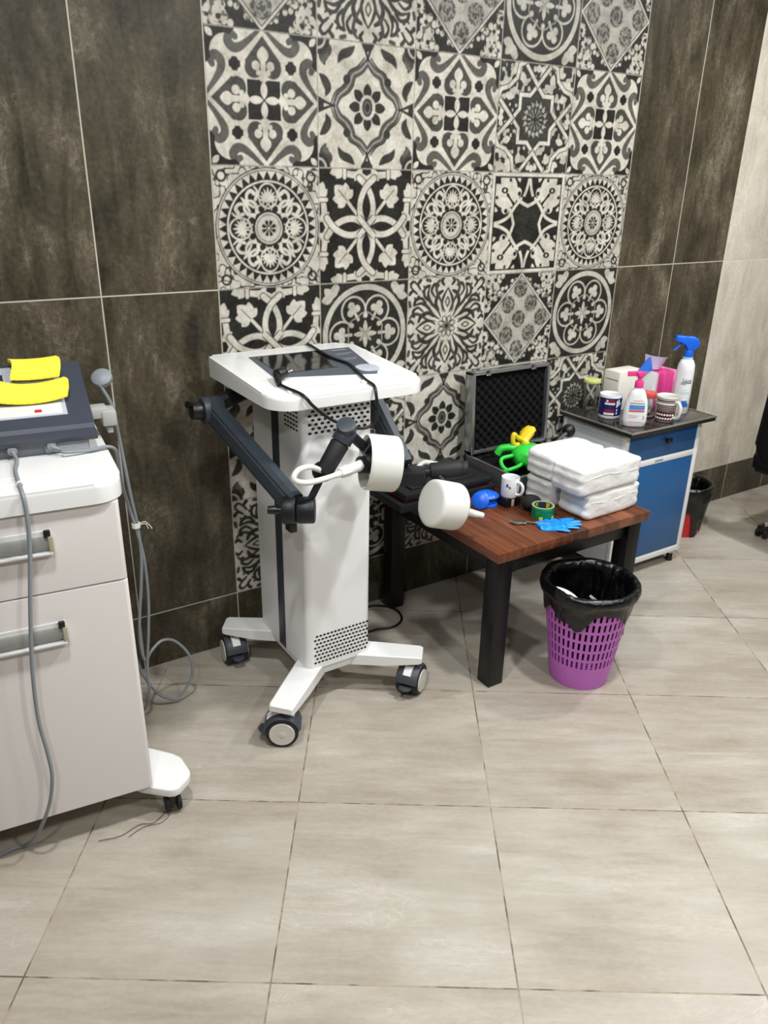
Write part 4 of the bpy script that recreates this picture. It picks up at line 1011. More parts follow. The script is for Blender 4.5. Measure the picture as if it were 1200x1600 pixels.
# rim under the bag
b = B(); lathe(b, [(RT - .003, HB - .012), (RT + .006, HB - .012), (RT + .008, HB), (RT - .003, HB)], bc, n=60, cap0=False, cap1=False); obj('rim', b, PURPLE, t)
def bin_bag(name, label, c, rt, rb, h, drop, seed, bm_mat=BAG, deep=.30):
    r = random.Random(seed); n = 120; ph = [r.random() * 6 for _ in range(10)]
    tri = lambda q: abs(((q / PI) % 2) - 1) * 2 - 1
    drops = [drop * (1 + .22 * math.sin(2 * (2 * PI * i / n) + ph[0]) + .42 * tri(5 * (2 * PI * i / n) + ph[1]) + .16 * tri(11 * 2 * PI * i / n + ph[2])) for i in range(n)]
    rows = []
    K = 22
    for k in range(K + 1):      # outside skirt, bottom up to rim, then inside down
        row = []
        for i in range(n):
            a = 2 * PI * i / n; u = k / K
            fold_ = (.0035 * math.sin(26 * a + ph[4] + 3 * u) + .003 * math.sin(41 * a + ph[5] - 4 * u) + .005 * math.sin(7 * a + 6 * u + ph[6])) * (1 if u > .45 else .35)
            if u < .35:
                f = 1 - u / .35; z = h - .004 - drops[i] * f; rr = rt + .017 + .006 * math.sin(PI * min(f * 2.6, 1)) - .010 * min(1, f * 2.5) + fold_ * f * 1.4 - (rt - rb) * drops[i] * f / h
                rr = max(rr, rb + (rt - rb) * z / h + .008)
            elif u < .5:
                f = (u - .35) / .15; z = h - .004 + .020 * math.sin(PI * f * .9) + .003 * math.sin(5 * a + ph[7]) * f; rr = rt + .017 - .034 * f + .006 * math.sin(PI * f) + fold_ * .6
            else:
                f = (u - .5) / .5; z = h + .003 - deep * f * h + .012 * math.sin(6 * a + 5 * f + ph[8]) * f; rr = (rt - .017) * (1 - .24 * f - .60 * f ** 5) + fold_ * (1 + 1.5 * f) * min(1, .3 + 2 * f); rr = min(rr, rb + (rt - rb) * (h - deep * f * h) / h - .007)
            row.append(b0.verts.new(Vector(c) + Vector((rr * math.cos(a), rr * math.sin(a), z)))) if False else row.append(Vector(c) + Vector((rr * math.cos(a), rr * math.sin(a), z)))
        rows.append(row)
    b = B(); ring_mesh(b, rows, cap0=False, cap1=True)
    ob = obj(name, b, bm_mat, ang=70)
    return tagp(ob, label, 'bin bag')
bin_bag('bin_bag', 'glossy black bin bag lining the purple basket and folded over its rim', bc, RT, RB, HB, .085, 4, deep=.72)
t = thing('crumpled_tissue', 'torn white paper lying against the black bag inside the purple basket', 'paper', (.97, -.86, .35))
b = B(); rings = []
pa, pb = Vector((.950, -.800, .372)), Vector((.985, -.925, .358)); dd = (pb - pa)
for i in range(9):
    u = i / 8; p = pa + dd * u; wv = .004 + .017 * math.sin(PI * u); nn = Vector((-.1, -.45, .88)).normalized(); sd_ = dd.cross(nn).normalized()
    rings.append([p + sd_ * wv + nn * .004, p + nn * (.007 + .002 * math.sin(9 * u)), p - sd_ * wv + nn * .003, p - nn * .001])
ring_mesh(b, rings); obj('paper_piece', b, mat('white_paper', s2l(226, 226, 222), .7), t)
b = B(); q = bmesh.new(); bmesh.ops.create_cube(q, size=1); q.transform(Matrix.Translation((1.13, -.865, .30)) @ Euler((.5, .3, .6)).to_matrix().to_4x4() @ Matrix.Diagonal((.042, .03, .002, 1))); join(b, q); obj('torn_scrap', b, mat('grey_paper', s2l(150, 148, 150), .6), t)

# second bin behind the cabinet
t = thing('red_waste_bin', 'red waste bin half hidden behind the blue cabinet', 'waste basket', (2.565, -.18, 0))
b = B(); lathe(b, [(.001, 0), (.105, 0), (.135, .27), (.138, .28), (.128, .28), (.10, .01), (.001, .01)], (2.565, -.18, 0), n=40, cap0=False, cap1=False); obj('bin_body', b, REDP, t)
bin_bag('bin_bag', 'black bin bag hanging over the red bin behind the blue cabinet', Vector((2.565, -.18, 0)), .138, .105, .28, .24, 9, deep=.6)

# ------------------------------------------------------------ bedside cabinet
t = thing('bedside_cabinet', 'white metal bedside cabinet with blue drawer and door and a dark steel top', 'cabinet', (1.97, -.25, 0))
X0, X1, Y0, Y1, Z0, Z1 = 1.712, 2.238, -.438, -.045, .075, .772
GREYSIDE = mat('pale_grey_enamel', s2l(196, 200, 204), .4)
b = B(); box(b, X0, X0 + .012, Y0 + .02, Y1, Z0, Z1, .001); box(b, X1 - .012, X1, Y0 + .02, Y1, Z0, Z1, .001); box(b, X0, X1, Y1 - .012, Y1, Z0, Z1, .001); box(b, X0, X1, Y0 + .02, Y1, Z0, Z0 + .012, .001); box(b, X0 + .01, X1 - .01, Y0 + .03, Y1 - .01, .60, .61); obj('carcass', b, GREYSIDE, t)
b = B()
for (x0, x1, z0, z1) in ((X0 - .002, X0 + .026, Z0 - .01, Z1), (X1 - .026, X1 + .002, Z0 - .01, Z1), (X0 + .0258, X1 - .0258, Z0 - .01, Z0 + .022), (X0 + .0258, X1 - .0258, .583, .613), (X0 + .0258, X1 - .0258, Z1 - .012, Z1)): box(b, x0, x1, Y0, Y0 + .024, z0, z1, .002)
box(b, X0 - .002, X0 + .02, Y1 - .02, Y1 + .002, Z0, Z1, .002); obj('front_frame', b, WHITE, t)
b = B(); box(b, X0 + .028, X1 - .028, Y0 + .001, Y0 + .02, .616, Z1 - .014, .002); dr = obj('drawer', b, BLUEP, t)
b = B(); cyl(b, (1.99, Y0 - .018, .695), (1.99, Y0 + .002, .695), .008); box(b, 1.972, 2.008, Y0 - .024, Y0 - .012, .684, .706, .004); obj('knob', b, BLACKP, dr)
b = B(); box(b, X0 + .028, X1 - .028, Y0 + .001, Y0 + .02, Z0 + .024, .581, .002); dr = obj('door', b, BLUEP, t)
b = B(); box(b, 1.93, 1.99, Y0 - .0012, Y0 + .001, .592, .604, .0004); obj('maker_label', b, mat('pale_label', s2l(172, 196, 206), .5), t)
b = B()
for k in range(6): box(b, 1.936 + k * .0085, 1.941 + k * .0085, Y0 - .0018, Y0 - .001, .5955, .6015)
obj('label_print', b, mat('teal_print', s2l(80, 130, 150), .5), t)
TOPM = mat('dark_stainless', s2l(96, 92, 88), .18, metal=.85, var=.12, scale=12)
b = B(); box(b, 1.690, 2.272, -.482, -.032, Z1, Z1 + .008, .001); top = obj('steel_top', b, TOPM, t)
b = B(); box(b, 1.686, 2.276, -.4862, -.480, Z1 + .002, Z1 + .010, .001); box(b, 1.6858, 1.692, -.479, -.030, Z1 + .002, Z1 + .010, .001); box(b, 2.270, 2.2762, -.479, -.030, Z1 + .002, Z1 + .010, .001); obj('top_rim', b, mat('bright_edge', s2l(196, 194, 186), .25, metal=.8), top)
b = B(); box(b, 1.689, 2.273, -.483, -.445, Z1 - .014, Z1 + .002, .001); box(b, 1.689, 1.71, -.444, -.033, Z1 - .014, Z1 + .002, .001); obj('top_apron', b, mat('dark_edge', s2l(38, 34, 30), .4), top)
for x, y in ((X0 + .03, Y0 + .03), (X1 - .03, Y0 + .03), (X0 + .03, Y1 - .03), (X1 - .03, Y1 - .03)):
    b = B(); cyl(b, (x, y, .035), (x, y, Z0 + .004), .011); leg = obj('leg', b, STEEL, t)
    b = B(); cyl(b, (x, y, 0), (x, y, .040), .017, .015, bev=.003); obj('rubber_foot', b, RUBBER, leg)
CT = Z1 + .0083
# blue / white mug
t, body, c = mug('mug', 'large white mug with a navy and red printed band on the blue cabinet', (1.805, -.235, CT), .052, .112, CERAMIC, hang=.1, hs=1.2)
NAVYP = mat('navy_glaze', s2l(24, 30, 92), .25); REDG = mat('dark_red_glaze', s2l(136, 30, 52), .3); WG = mat('white_glaze', s2l(225, 226, 232), .3)
b = B(); arc_patch(b, c, .052, -PI * 1.15, PI * .2 - .3, .018, .100, .0006); obj('navy_band', b, NAVYP, body)
b = B()
for a0, a1, z0, z1 in ((-2.9, -2.0, .080, .094), (-2.9, -2.0, .034, .048)): arc_patch(b, c, .0527, a0, a1, z0, z1, .0006)
obj('red_block', b, REDG, body)
b = B()
for a0, a1, z0, z1 in ((-2.9, -2.0, .070, .079), (-2.9, -2.0, .022, .032), (-1.85, -1.72, .058, .090), (-1.68, -1.56, .064, .095), (-1.82, -1.70, .026, .036), (-1.82, -1.70, .041, .050), (-1.50, -1.40, .07, .08), (-2.75, -2.60, .0815, .0925)): arc_patch(b, c, .0532, a0, a1, z0, z1, .0004)
obj('white_lettering', b, WG, body)
# lotion bottle
t = thing('lotion_bottle', 'white lotion bottle with pink pump and blue label at the front of the cabinet', 'bottle', (1.795, -.395, CT))
c = Vector((1.797, -.392, CT)); fd = Vector((-.62, -.785, 0)); sdv = Vector((.785, -.62, 0))
b = B(); rings = []
for z, wx, wy in ((0, .046, .026), (.004, .051, .030), (.03, .054, .032), (.08, .053, .032), (.115, .048, .030), (.145, .038, .027), (.165, .029, .024), (.172, .018, .018), (.180, .016, .016)):
    rings.append([c + sdv * wx * abs(math.cos(a)) ** .75 * (1 if math.cos(a) >= 0 else -1) + fd * wy * abs(math.sin(a)) ** .85 * (1 if math.sin(a) >= 0 else -1) + Vector((0, 0, z)) for a in [2 * PI * k / 40 for k in range(40)]])
ring_mesh(b, rings); bd = obj('bottle_body', b, CERAMIC, t, ang=50)
b = B(); cyl(b, c + Vector((0, 0, .176)), c + Vector((0, 0, .206)), .0195, .0185, bev=.002); cyl(b, c + Vector((0, 0, .205)), c + Vector((0, 0, .232)), .009); 
cyl(b, c + Vector((0, 0, .224)), c + Vector((0, 0, .240)), .014, .016, bev=.003); beam(b, c + Vector((0, 0, .240)), c + Vector((0, 0, .236)) - sdv * .055, .012, .022, .003); box(b, -.018, .022, -.014, .014, .236, .248, .005, T=mtx(c, sdv, fd, (0, 0, 1))); obj('pump', b, PINK, t, label='pink plastic pump')
def lab(bm, s0, s1, z0, z1, off=.0005): 
    # patch that follows the body front
    rg = []
    prof = [(0, .046, .026), (.004, .051, .030), (.03, .054, .032), (.08, .053, .032), (.115, .048, .030), (.145, .038, .027), (.165, .029, .024)]
    def wxy(z):
        for (za, xa, ya), (zb, xb, yb) in zip(prof, prof[1:]):
            if z <= zb: f = (z - za) / (zb - za); return xa + (xb - xa) * f, ya + (yb - ya) * f
        return .029, .024
    n, m_ = 12, 6; g = []
    for j in range(m_ + 1):
        z = z0 + (z1 - z0) * j / m_; wx, wy = wxy(z); row = []
        for i in range(n + 1):
            s_ = s0 + (s1 - s0) * i / n; ca = min(abs(s_ / wx), .98) ** (1 / .75); sa = math.sqrt(max(0, 1 - ca * ca)) ** .85
            row.append(c + sdv * s_ + fd * (wy * sa + off) + Vector((0, 0, z)))
        g.append(row)
    V_ = [[bm.verts.new(p) for p in r] for r in g]; V2 = [[bm.verts.new(p - fd * .0008) for p in r] for r in g]
    for j in range(m_):
        for i in range(n): bm.faces.new((V_[j][i], V_[j][i + 1], V_[j + 1][i + 1], V_[j + 1][i])); bm.faces.new((V2[j][i], V2[j + 1][i], V2[j + 1][i + 1], V2[j][i + 1]))
b = B(); lab(b, -.034, .034, .082, .102, .0008); obj('blue_label', b, mat('mid_blue_print', s2l(70, 130, 206), .4), bd)
b = B(); lab(b, -.034, .034, .071, .0795, .0008); obj('red_stripe', b, mat('rose_print', s2l(206, 92, 104), .4), bd)
b = B(); lab(b, -.033, .033, .108, .112, .0008); lab(b, -.018, .030, .090, .095, .0012)
obj('grey_lettering', b, mat('grey_print', s2l(120, 130, 138), .5), bd)
b = B(); lab(b, -.020, .026, .120, .1235, .0008); lab(b, -.033, .010, .052, .055, .0008); lab(b, -.033, .0, .044, .047, .0008); lab(b, -.033, .03, .022, .0245, .0008); obj('pink_lettering', b, mat('pink_print', s2l(226, 160, 160), .5), bd)
b = B(); pc = c + fd * .0322 + sdv * .024 + Vector((0, 0, .045)); lathe(b, [(.009, 0), (.012, 0), (.012, .0012), (.009, .0012), (.009, 0)], pc - fd * .004, (fd - sdv * -.0).normalized(), n=24, cap0=False, cap1=False); obj('round_seal', b, mat('brown_print', s2l(180, 130, 110), .5), bd)
# jar with red lid
GLASS = mat('clear_glass', (.95, .97, .96), .03, trans=1.0)
t = thing('glass_jar', 'clear glass jar with a red lid between the lotion bottle and the patterned mug', 'jar', (1.985, -.30, CT))
c = Vector((1.985, -.30, CT)); b = B(); lathe(b, [(.001, 0), (.040, 0), (.046, .006), (.047, .06), (.040, .082), (.038, .09), (.035, .09), (.037, .082), (.044, .06), (.043, .008), (.001, .005)], c, n=36, cap0=False, cap1=False); obj('jar_body', b, GLASS, t)
b = B(); cyl(b, c + Vector((0, 0, .088)), c + Vector((0, 0, .112)), .042, .041, n=36, bev=.002); obj('lid', b, mat('coral_plastic', s2l(206, 82, 78), .4), t)
b = B()
for k in range(7): a = k * 2.4; sphere(b, c + Vector((.02 * math.cos(a), .02 * math.sin(a), .014 + .004 * k)), .011, n=10)
obj('cotton_balls', b, mat('beige_cotton', s2l(206, 196, 180), .9), t)
# brown dotted mug
t, body, c = mug('mug', 'cream mug with dark red stripes and white dots on the blue cabinet', (1.998, -.405, CT), .052, .118, CREAM, hang=-1.72, hs=1.2, taper=.10)
MAR = mat('maroon_glaze', s2l(78, 22, 26), .3)
def rt_(z): return .052 * (.985 - .10 + .10 * min(max((z / .118 - .08) / .9, 0), 1)) + .0006
def arcz(bm, a0, a1, z0, z1, th=.0006):
    n = 16; rg = []
    for i in range(n + 1):
        a = a0 + (a1 - a0) * i / n; d = Vector((math.cos(a), math.sin(a), 0)); rg.append([c + d * (rt_(z0) - .0008) + Vector((0, 0, z0)), c + d * (rt_(z0) + th) + Vector((0, 0, z0)), c + d * (rt_(z1) + th) + Vector((0, 0, z1)), c + d * (rt_(z1) - .0008) + Vector((0, 0, z1))])
    ring_mesh(bm, rg)
b = B(); arcz(b, -3.6, -1.55, .098, .104); arcz(b, -3.6, -1.55, .108, .1105)
for k in range(4): arcz(b, -3.6, -1.55, .052 + k * .008, .057 + k * .008)
arcz(b, -3.6, -1.55, .008, .050); arcz(b, -3.6, -1.55, .092, .095)
obj('maroon_bands', b, MAR, body)
b = B()
for k in range(8):
    for z, off in ((.018, 0), (.036, .13), (.0865, 0)):
        a = -3.5 + k * .26 + off
        if a > -1.6: continue
        d = Vector((math.cos(a), math.sin(a), 0)); p = c + d * (rt_(z) + .0004) + Vector((0, 0, z)); cyl(b, p, p + d * .0007, .0052, n=10)
obj('white_dots', b, WG, body)
# spray bottle
t = thing('spray_bottle', 'tall white spray bottle with blue trigger head at the right of the cabinet', 'bottle', (2.175, -.345, CT))
c = Vector((2.172, -.345, CT)); b = B(); lathe(b, [(.001, 0), (.037, 0), (.040, .004), (.0405, .10), (.0405, .205), (.038, .232), (.030, .252), (.020, .262), (.017, .264), (.017, .272)], c, n=40, cap0=False); bd = obj('bottle_body', b, CERAMIC, t, ang=50)
b = B(); cyl(b, c + Vector((0, 0, .266)), c + Vector((0, 0, .302)), .0215, .018, n=28, bev=.002)
hd = -CR.copy(); hd.z = 0; hd.normalize(); sdh = Vector((-hd.y, hd.x, 0))
Th = mtx(c + Vector((0, 0, .30)), hd, sdh, (0, 0, 1))
prf = [(-.020, 0), (-.030, .010), (-.036, .028), (-.030, .046), (-.012, .056), (.02, .056), (.05, .060), (.062, .056), (.062, .036), (.045, .030), (.02, .030), (.012, .018), (.014, 0)]
q = bmesh.new(); prism(q, [(p[0], p[1]) for p in prf], -.014, .014, .005)
q.transform(Matrix.Identity(4)); q.transform(Th @ Matrix.Scale(1.15, 4) @ mtx((0, 0, 0), (1, 0, 0), (0, 0, 1), (0, -1, 0))); join(b, q)
hdo = obj('spray_head', b, BRIGHTBLUE, t)
b = B(); tube(b, [Th @ Vector(p) for p in ((.040, 0, .034), (.047, 0, .022), (.060, 0, .008), (.072, 0, -.002))], .0055); obj('trigger', b, BRIGHTBLUE, hdo)
b = B(); cyl(b, Th @ Vector((.060, 0, .048)), Th @ Vector((.074, 0, .048)), .010, .008, bev=.001); obj('nozzle', b, BRIGHTBLUE, hdo)
b = B(); lathe(b, [(.0215, .262), (.0235, .264), (.0235, .268), (.021, .269), (.0215, .262)], c, n=28, cap0=False, cap1=False); obj('neck_ring', b, mat('pale_cyan', s2l(170, 220, 246), .3), t)
b = B()
for a0, a1, z0, z1 in ((-2.9, -1.55, .036, .052), (-2.4, -1.75, .052, .064), (-2.7, -2.35, .052, .057)): arc_patch(b, c, .0407, a0, a1, z0, z1)
obj('blue_wave', b, mat('wave_blue', s2l(30, 100, 190), .4), bd)
b = B()
for k, (a0, a1, z0, z1) in enumerate(((-2.75, -1.5, .150, .154), (-2.6, -2.52, .154, .172), (-2.45, -2.1, .157, .161), (-2.3, -2.22, .156, .170), (-2.05, -1.98, .155, .168), (-1.9, -1.6, .158, .163), (-1.75, -1.68, .157, .169), (-2.8, -2.2, .144, .1465))): arc_patch(b, c, .0407, a0, a1, z0, z1)
obj('grey_lettering', b, mat('slate_print', s2l(96, 108, 124), .5), bd)
b = B()
for a0, a1, z0, z1 in ((-2.6, -1.6, .100, .112), (-2.5, -1.9, .118, .121), (-2.5, -1.7, .066, .072)): arc_patch(b, c, .0407, a0, a1, z0, z1)
obj('pale_green_print', b, mat('mint_print', s2l(190, 226, 222), .5), bd)
# carton, pink sponge pack, cone cup, green-lidded glass
t = thing('glove_carton', 'white cardboard carton behind the lotion bottle on the blue cabinet', 'box', (1.99, -.14, CT))
b = B(); box(b, 1.905, 2.07, -.185, -.09, CT, CT + .188, .002); bx = obj('carton_body', b, mat('white_card', s2l(226, 222, 212), .6), t)
b = B(); box(b, 1.904, 1.9055, -.178, -.10, CT + .145, CT + .150); obj('carton_print', b, mat('grey_line_print', s2l(150, 146, 136), .6), bx)
t = thing('sponge_pack', 'pink wrapped pack of ribbed sponges behind the dotted mug', 'sponge pack', (2.19, -.19, CT))
b = B(); box(b, 2.08, 2.115, -.245, -.12, CT, CT + .178, .008); obj('white_wrap', b, mat('white_wrap_film', s2l(232, 232, 232), .35), t)
for k in range(7):
    b = B(); x = 2.117 + k * .0165; box(b, x, x + .0155, -.243 + .002 * (k % 2), -.12, CT, CT + .170 + .004 * (k % 2), .004); obj('sponge', b, mat('hot_pink_sponge', s2l(228, 74, 150), .55) if k == 0 else bpy.data.materials['hot_pink_sponge'], t)
b = B(); box(b, 2.233, 2.262, -.240, -.12, CT, CT + .176, .006); obj('pink_end', b, mat('light_pink_wrap', s2l(244, 150, 196), .4), t)
t = thing('card_cone', 'blue and lilac folded card cone standing on top of the pink sponge pack', 'card', (2.12, -.17, CT + .18))
b = B(); c = Vector((2.115, -.175, CT + .183)); rings = []
for k in range(12):
    a = -3.25 + k * .20; d = Vector((math.cos(a), math.sin(a), 0)); o_ = Vector((.035, .012, 0)); rings.append([c + o_ + d * .042, c + o_ + d * .064 + Vector((.012, 0, .072 - .0012 * k)), c + o_ + d * .0625 + Vector((.012, 0, .072 - .0012 * k)), c + o_ + d * .0405])
ring_mesh(b, rings); obj('lilac_sheet', b, LILAC, t)
b = B(); q = bmesh.new(); p3 = [c + Vector((-.10, -.02, 0)), c + Vector((-.022, -.045, 0)), c + Vector((-.04, -.035, .070)), c + Vector((-.055, -.02, .045))]
ring_mesh(q, [p3, [p + Vector((.004, .006, 0)) for p in p3]]); join(b, q); obj('blue_sheet', b, mat('royal_blue_card', s2l(44, 104, 206), .5), t)
t = thing('drinking_glass', 'clear glass with a lime green lid behind the navy mug', 'glass', (1.845, -.10, CT))
c = Vector((1.832, -.085, CT)); b = B(); lathe(b, [(.001, 0), (.030, 0), (.034, .13), (.032, .13), (.028, .004), (.001, .004)], c, n=32, cap0=False, cap1=False); obj('glass_body', b, GLASS, t)
b = B(); cyl(b, c + Vector((0, 0, .1305)), c + Vector((0, 0, .146)), .042, .040, n=32, bev=.003); obj('lid', b, mat('lime_plastic', s2l(196, 204, 120), .45), t)
b = B(); tube(b, [(2.235, -.30, CT + .006), (2.25, -.24, CT + .007), (2.24, -.16, CT + .006), (2.20, -.09, CT + .006)], .005); tagp(obj('dark_cord', b, BLKCAB), 'short black cord lying behind the spray bottle on the cabinet', 'cord')

# ------------------------------------------------------------ white treatment trolley (left foreground)
TR = -math.radians(6.2)
OX, OY = -.602, -.782
def L2W(x, y, z):
    c, s = math.cos(TR), math.sin(TR); return Vector((OX + x * c - y * s, OY + x * s + y * c, z))
TL = Matrix.Translation((OX, OY, 0)) @ Matrix.Rotation(TR, 4, 'Z')
def lob(name, bm, m, parent, **k): bm.transform(TL); return obj(name, bm, m, parent, **k)
t = thing('treatment_trolley', 'white treatment trolley with drawer and door in the left foreground', 'trolley', tuple(L2W(-.29, .25, 0)))
Wd, Dp = .62, .50
b = B(); prism(b, rrect(-Wd, 0, .006, Dp, [.01, .02, .02, .01]), .122, 1.05, .003); lob('trolley_body', b, TROLLEYW, t)
b = B(); q = bmesh.new(); prism(q, rrect(-Wd - .012, .016, -.028, Dp + .012, [.06, .07, .02, .02], 8), 1.045, 1.098, 0)
bmesh.ops.bevel(q, geom=[e for e in q.edges if e.verts[0].co.z > 1.09 and e.verts[1].co.z > 1.09], offset=.014, segments=4, profile=.5, affect='EDGES'); join(b, q); tp = lob('worktop', b, WHITE, t, ang=30)
b = B(); prism(b, rrect(-.42, -.085, .032, .052, .0099), 1.0975, 1.1005, .0014); lob('pen_groove', b, OFFWHITE, tp)
b = B(); prism(b, rrect(-.50, -.02, .095, .103, .0035), 1.0975, 1.0995, .0009); lob('rear_step', b, WHITE, tp)
SHADEH = mat('satin_aluminium', s2l(146, 146, 142), .5, metal=.15)
def front(name, z0, z1, hz):
    b = B(); prism(b, rrect(-Wd + .002, -.001, -.016, .004, [.004, .012, .002, .002]), z0, z1, .002); d = lob(name, b, TROLLEYW, t)
    b = B(); box(b, -.50, -.168, -.0195, -.0155, hz - .030, hz + .030, .001); box(b, -.50, -.170, -.036, -.018, hz - .030, hz - .024, .001); h = lob('handle', b, mat('light_lip', s2l(196, 196, 194), .4) if 'light_lip' not in bpy.data.materials else bpy.data.materials['light_lip'], d)
    b = B(); q = bmesh.new(); n = 10; rr = []
    for xx in (-.50, -.178): rr.append([Vector((xx, -.0195 - .008 * math.cos(a), hz + .000 + .022 * math.sin(a))) for a in [-PI / 2 + PI * k / n for k in range(n + 1)]] + [Vector((xx, -.018, hz + .022))])
    ring_mesh(q, rr); join(b, q); lob('handle_cover', b, SHADEH, d)
    b = B(); box(b, -.178, -.166, -.034, -.018, hz - .030, hz + .018, .002); lob('end_cap', b, mat('champagne_metal', s2l(186, 180, 158), .35, metal=.4) if 'champagne_metal' not in bpy.data.materials else bpy.data.materials['champagne_metal'], d)
    b = B(); box(b, -.186, -.170, -.032, -.020, hz + .016, hz + .034, .003); lob('black_clip', b, BLACKP, d, label='black plastic clip')
front('drawer', .822, 1.040, .962); front('door', .125, .817, .705)
for sx in (0, 1):
    b = B(); prism(b, rrect(.02 if not sx else -Wd - .115, .115 if not sx else -Wd - .02, -.035, .10, [.02, .035, .035, .02]) if False else ([((p[0]) if not sx else -Wd - p[0], p[1]) for p in ((-.11, .10), (-.035, .012), (.035, -.040), (.052, -.046), (.068, -.042), (.102, -.012), (.112, .004), (.114, .02), (.104, .085), (.096, .102), (.08, .112), (.0, .20), (-.08, .24))][::(1 if not sx else -1)]), .086, .114, .004); lob('foot_plate', b, WHITE, t)
    b = B(); prism(b, rrect(-.12, .045, Dp - .12, Dp - .0, .03) if not sx else rrect(-Wd - .045, -Wd + .12, Dp - .12, Dp - .0, .03), .086, .116, .004); lob('foot_plate', b, WHITE, t)
for lx, ly in ((.052, .004), (-Wd - .052, .004), (.01, Dp - .06), (-Wd - .01, Dp - .06)):
    b = B(); box(b, lx - .014, lx + .014, ly - .014, ly + .020, .030, .087, .004); k = lob('caster', b, BLACKP, t)
    for s in (-1, 1):
        b = B(); cyl(b, (lx + s * .010, ly, .028), (lx + s * .024, ly, .028), .028, n=28, bev=.003); lob('wheel', b, RUBBER, k)
# console device standing on the trolley
t = thing('ultrasound_console', 'dark grey therapy console with a sloping panel standing on the white trolley', 'medical device', tuple(L2W(-.32, .36, 1.0985)))
DZ = 1.0985
b = B()
def slab(bm, x0, x1, prof, mi=0):
    ring_mesh(bm, [[Vector((x, y, z)) for y, z in prof] for x in (x0, x1)], mi=mi)
slab(b, -.60, -.028, [(.255, DZ), (.49, DZ), (.49, DZ + .13), (.255, DZ + .03)]); lob('console_base', b, mat('mid_grey_plastic', s2l(120, 124, 134), .45), t, ang=20)
b = B(); box(b, -.14, -.030, .252, .257, DZ + .002, DZ + .034, .001); lob('front_plate', b, GREYLIGHT, t)
b = B(); zf = lambda y: DZ + .052 + (y - .24) * .52
pr_ = [(.232, DZ + .034), (.5, DZ + .034 + .15), (.515, zf(.515) - .004), (.508, zf(.508)), (.272, zf(.272)), (.266, zf(.266) - .008), (.240, zf(.240) - .004), (.228, DZ + .046)]
slab(b, -.62, -.006, pr_); bez = lob('bezel', b, mat('slate_blue_plastic', s2l(60, 64, 76), .38), t, ang=20)
def panel(bm, x0, x1, y0, y1, h, th=.002): slab(bm, x0, x1, [(y0, zf(y0) + h - .002), (y1, zf(y1) + h - .002), (y1, zf(y1) + h), (y0, zf(y0) + h)])
b = B(); panel(b, -.60, -.068, .31, .498, .0015); lob('light_fascia', b, GREYLIGHT, bez)
b = B(); panel(b, -.52, -.214, .372, .470, .003); lob('display', b, mat('grey_display', s2l(46, 48, 52), .2), bez, label='dark rectangular display')
b = B(); panel(b, -.25, -.080, .314, .352, .003); lob('keypad', b, mat('white_keypad', s2l(216, 214, 210), .5), bez)
b = B(); panel(b, -.150, -.132, .322, .331, .0042); lob('red_button', b, REDP, bez)
b = B()
for k in range(3): panel(b, -.33 + k * .022, -.318 + k * .022, .312, .33, .004)
lob('small_keys', b, mat('key_grey', s2l(150, 154, 164), .5), bez)
for x, z in ((-.125, DZ + .026), (-.222, DZ + .024)):
    b = B(); lathe(b, [(.0005, -.012), (.010, -.011), (.0145, -.005), (.0145, .004), (.011, .012), (.0005, .013)], (x, .243, z), (0, -1, .15), n=24, cap0=False, cap1=False); lob('connector', b, GREYCAB, t)
# probe holder bracket on the right side
b = B(); box(b, -.010, .040, .335, .395, DZ + .058, DZ + .088, .004); box(b, .022, .062, .330, .40, DZ + .034, DZ + .080, .006); box(b, .034, .05, .34, .38, DZ + .012, DZ + .03, .003); lob('probe_holder', b, mat('bracket_grey', s2l(170, 170, 166), .5), t)
# ultrasound probe hung in the holder, its cable running down beside the trolley
t = thing('ultrasound_probe', 'round grey ultrasound probe hanging in the bracket right of the console, with its cable', 'probe', tuple(L2W(.045, .36, 1.2)))
P0 = Vector((-.516, -.385, 1.256))
hax_ = (CU * .42 - CF * .88 + CR * .05).normalized()
b = B(); lathe(b, [(.0005, .016), (.020, .015), (.029, .008), (.030, -.004), (.026, -.012), (.012, -.02), (.0005, -.022)], P0, hax_, n=36, cap0=False, cap1=False); cyl(b, P0 + hax_ * .010 - CU * .012, P0 + hax_ * .014 - CU * .034, .010, .0065, bev=.001); obj('probe_head', b, GREYCAB, t)
cab = [P0 + hax_ * .014 - CU * .030, (-.498, -.395, 1.17), (-.488, -.38, 1.09), (-.478, -.37, .99), (-.466, -.36, .86), (-.455, -.35, .77), (-.452, -.345, .66), (-.462, -.34, .55), (-.478, -.33, .42), (-.482, -.32, .31), (-.470, -.31, .24)]
loop = [(-.443, -.30, .265), (-.40, -.29, .287), (-.352, -.285, .265), (-.305, -.28, .185), (-.302, -.28, .098), (-.345, -.28, .035), (-.377, -.28, .022), (-.43, -.28, .065), (-.478, -.285, .17), (-.50, -.29, .28)]
b = B(); tube(b, cab + loop, .0052, n=10, k=6); obj('cable', b, GREYCAB, t)
t = thing('lead_cable', 'grey lead from the console front running down beside the trolley, tied to the probe cable', 'cable', (-.52, -.4, .2))
b = B(); s0 = L2W(-.125, .232, DZ + .025); tube(b, [s0, s0 + Vector((.02, -.012, -.008)), (-.675, -.565, 1.112), (-.61, -.562, 1.1065), (-.565, -.555, 1.107), (-.538, -.54, 1.088), (-.526, -.505, 1.035), (-.508, -.44, .95), (-.478, -.365, .84), (-.462, -.352, .765), (-.445, -.345, .65), (-.442, -.335, .50), (-.452, -.325, .36), (-.462, -.315, .26), (-.468, -.31, .18), (-.47, -.31, .10), (-.50, -.30, .03), (-.60, -.26, .007), (-.75, -.22, .006)], .005, n=10, k=6); obj('cable', b, GREYCAB, t)
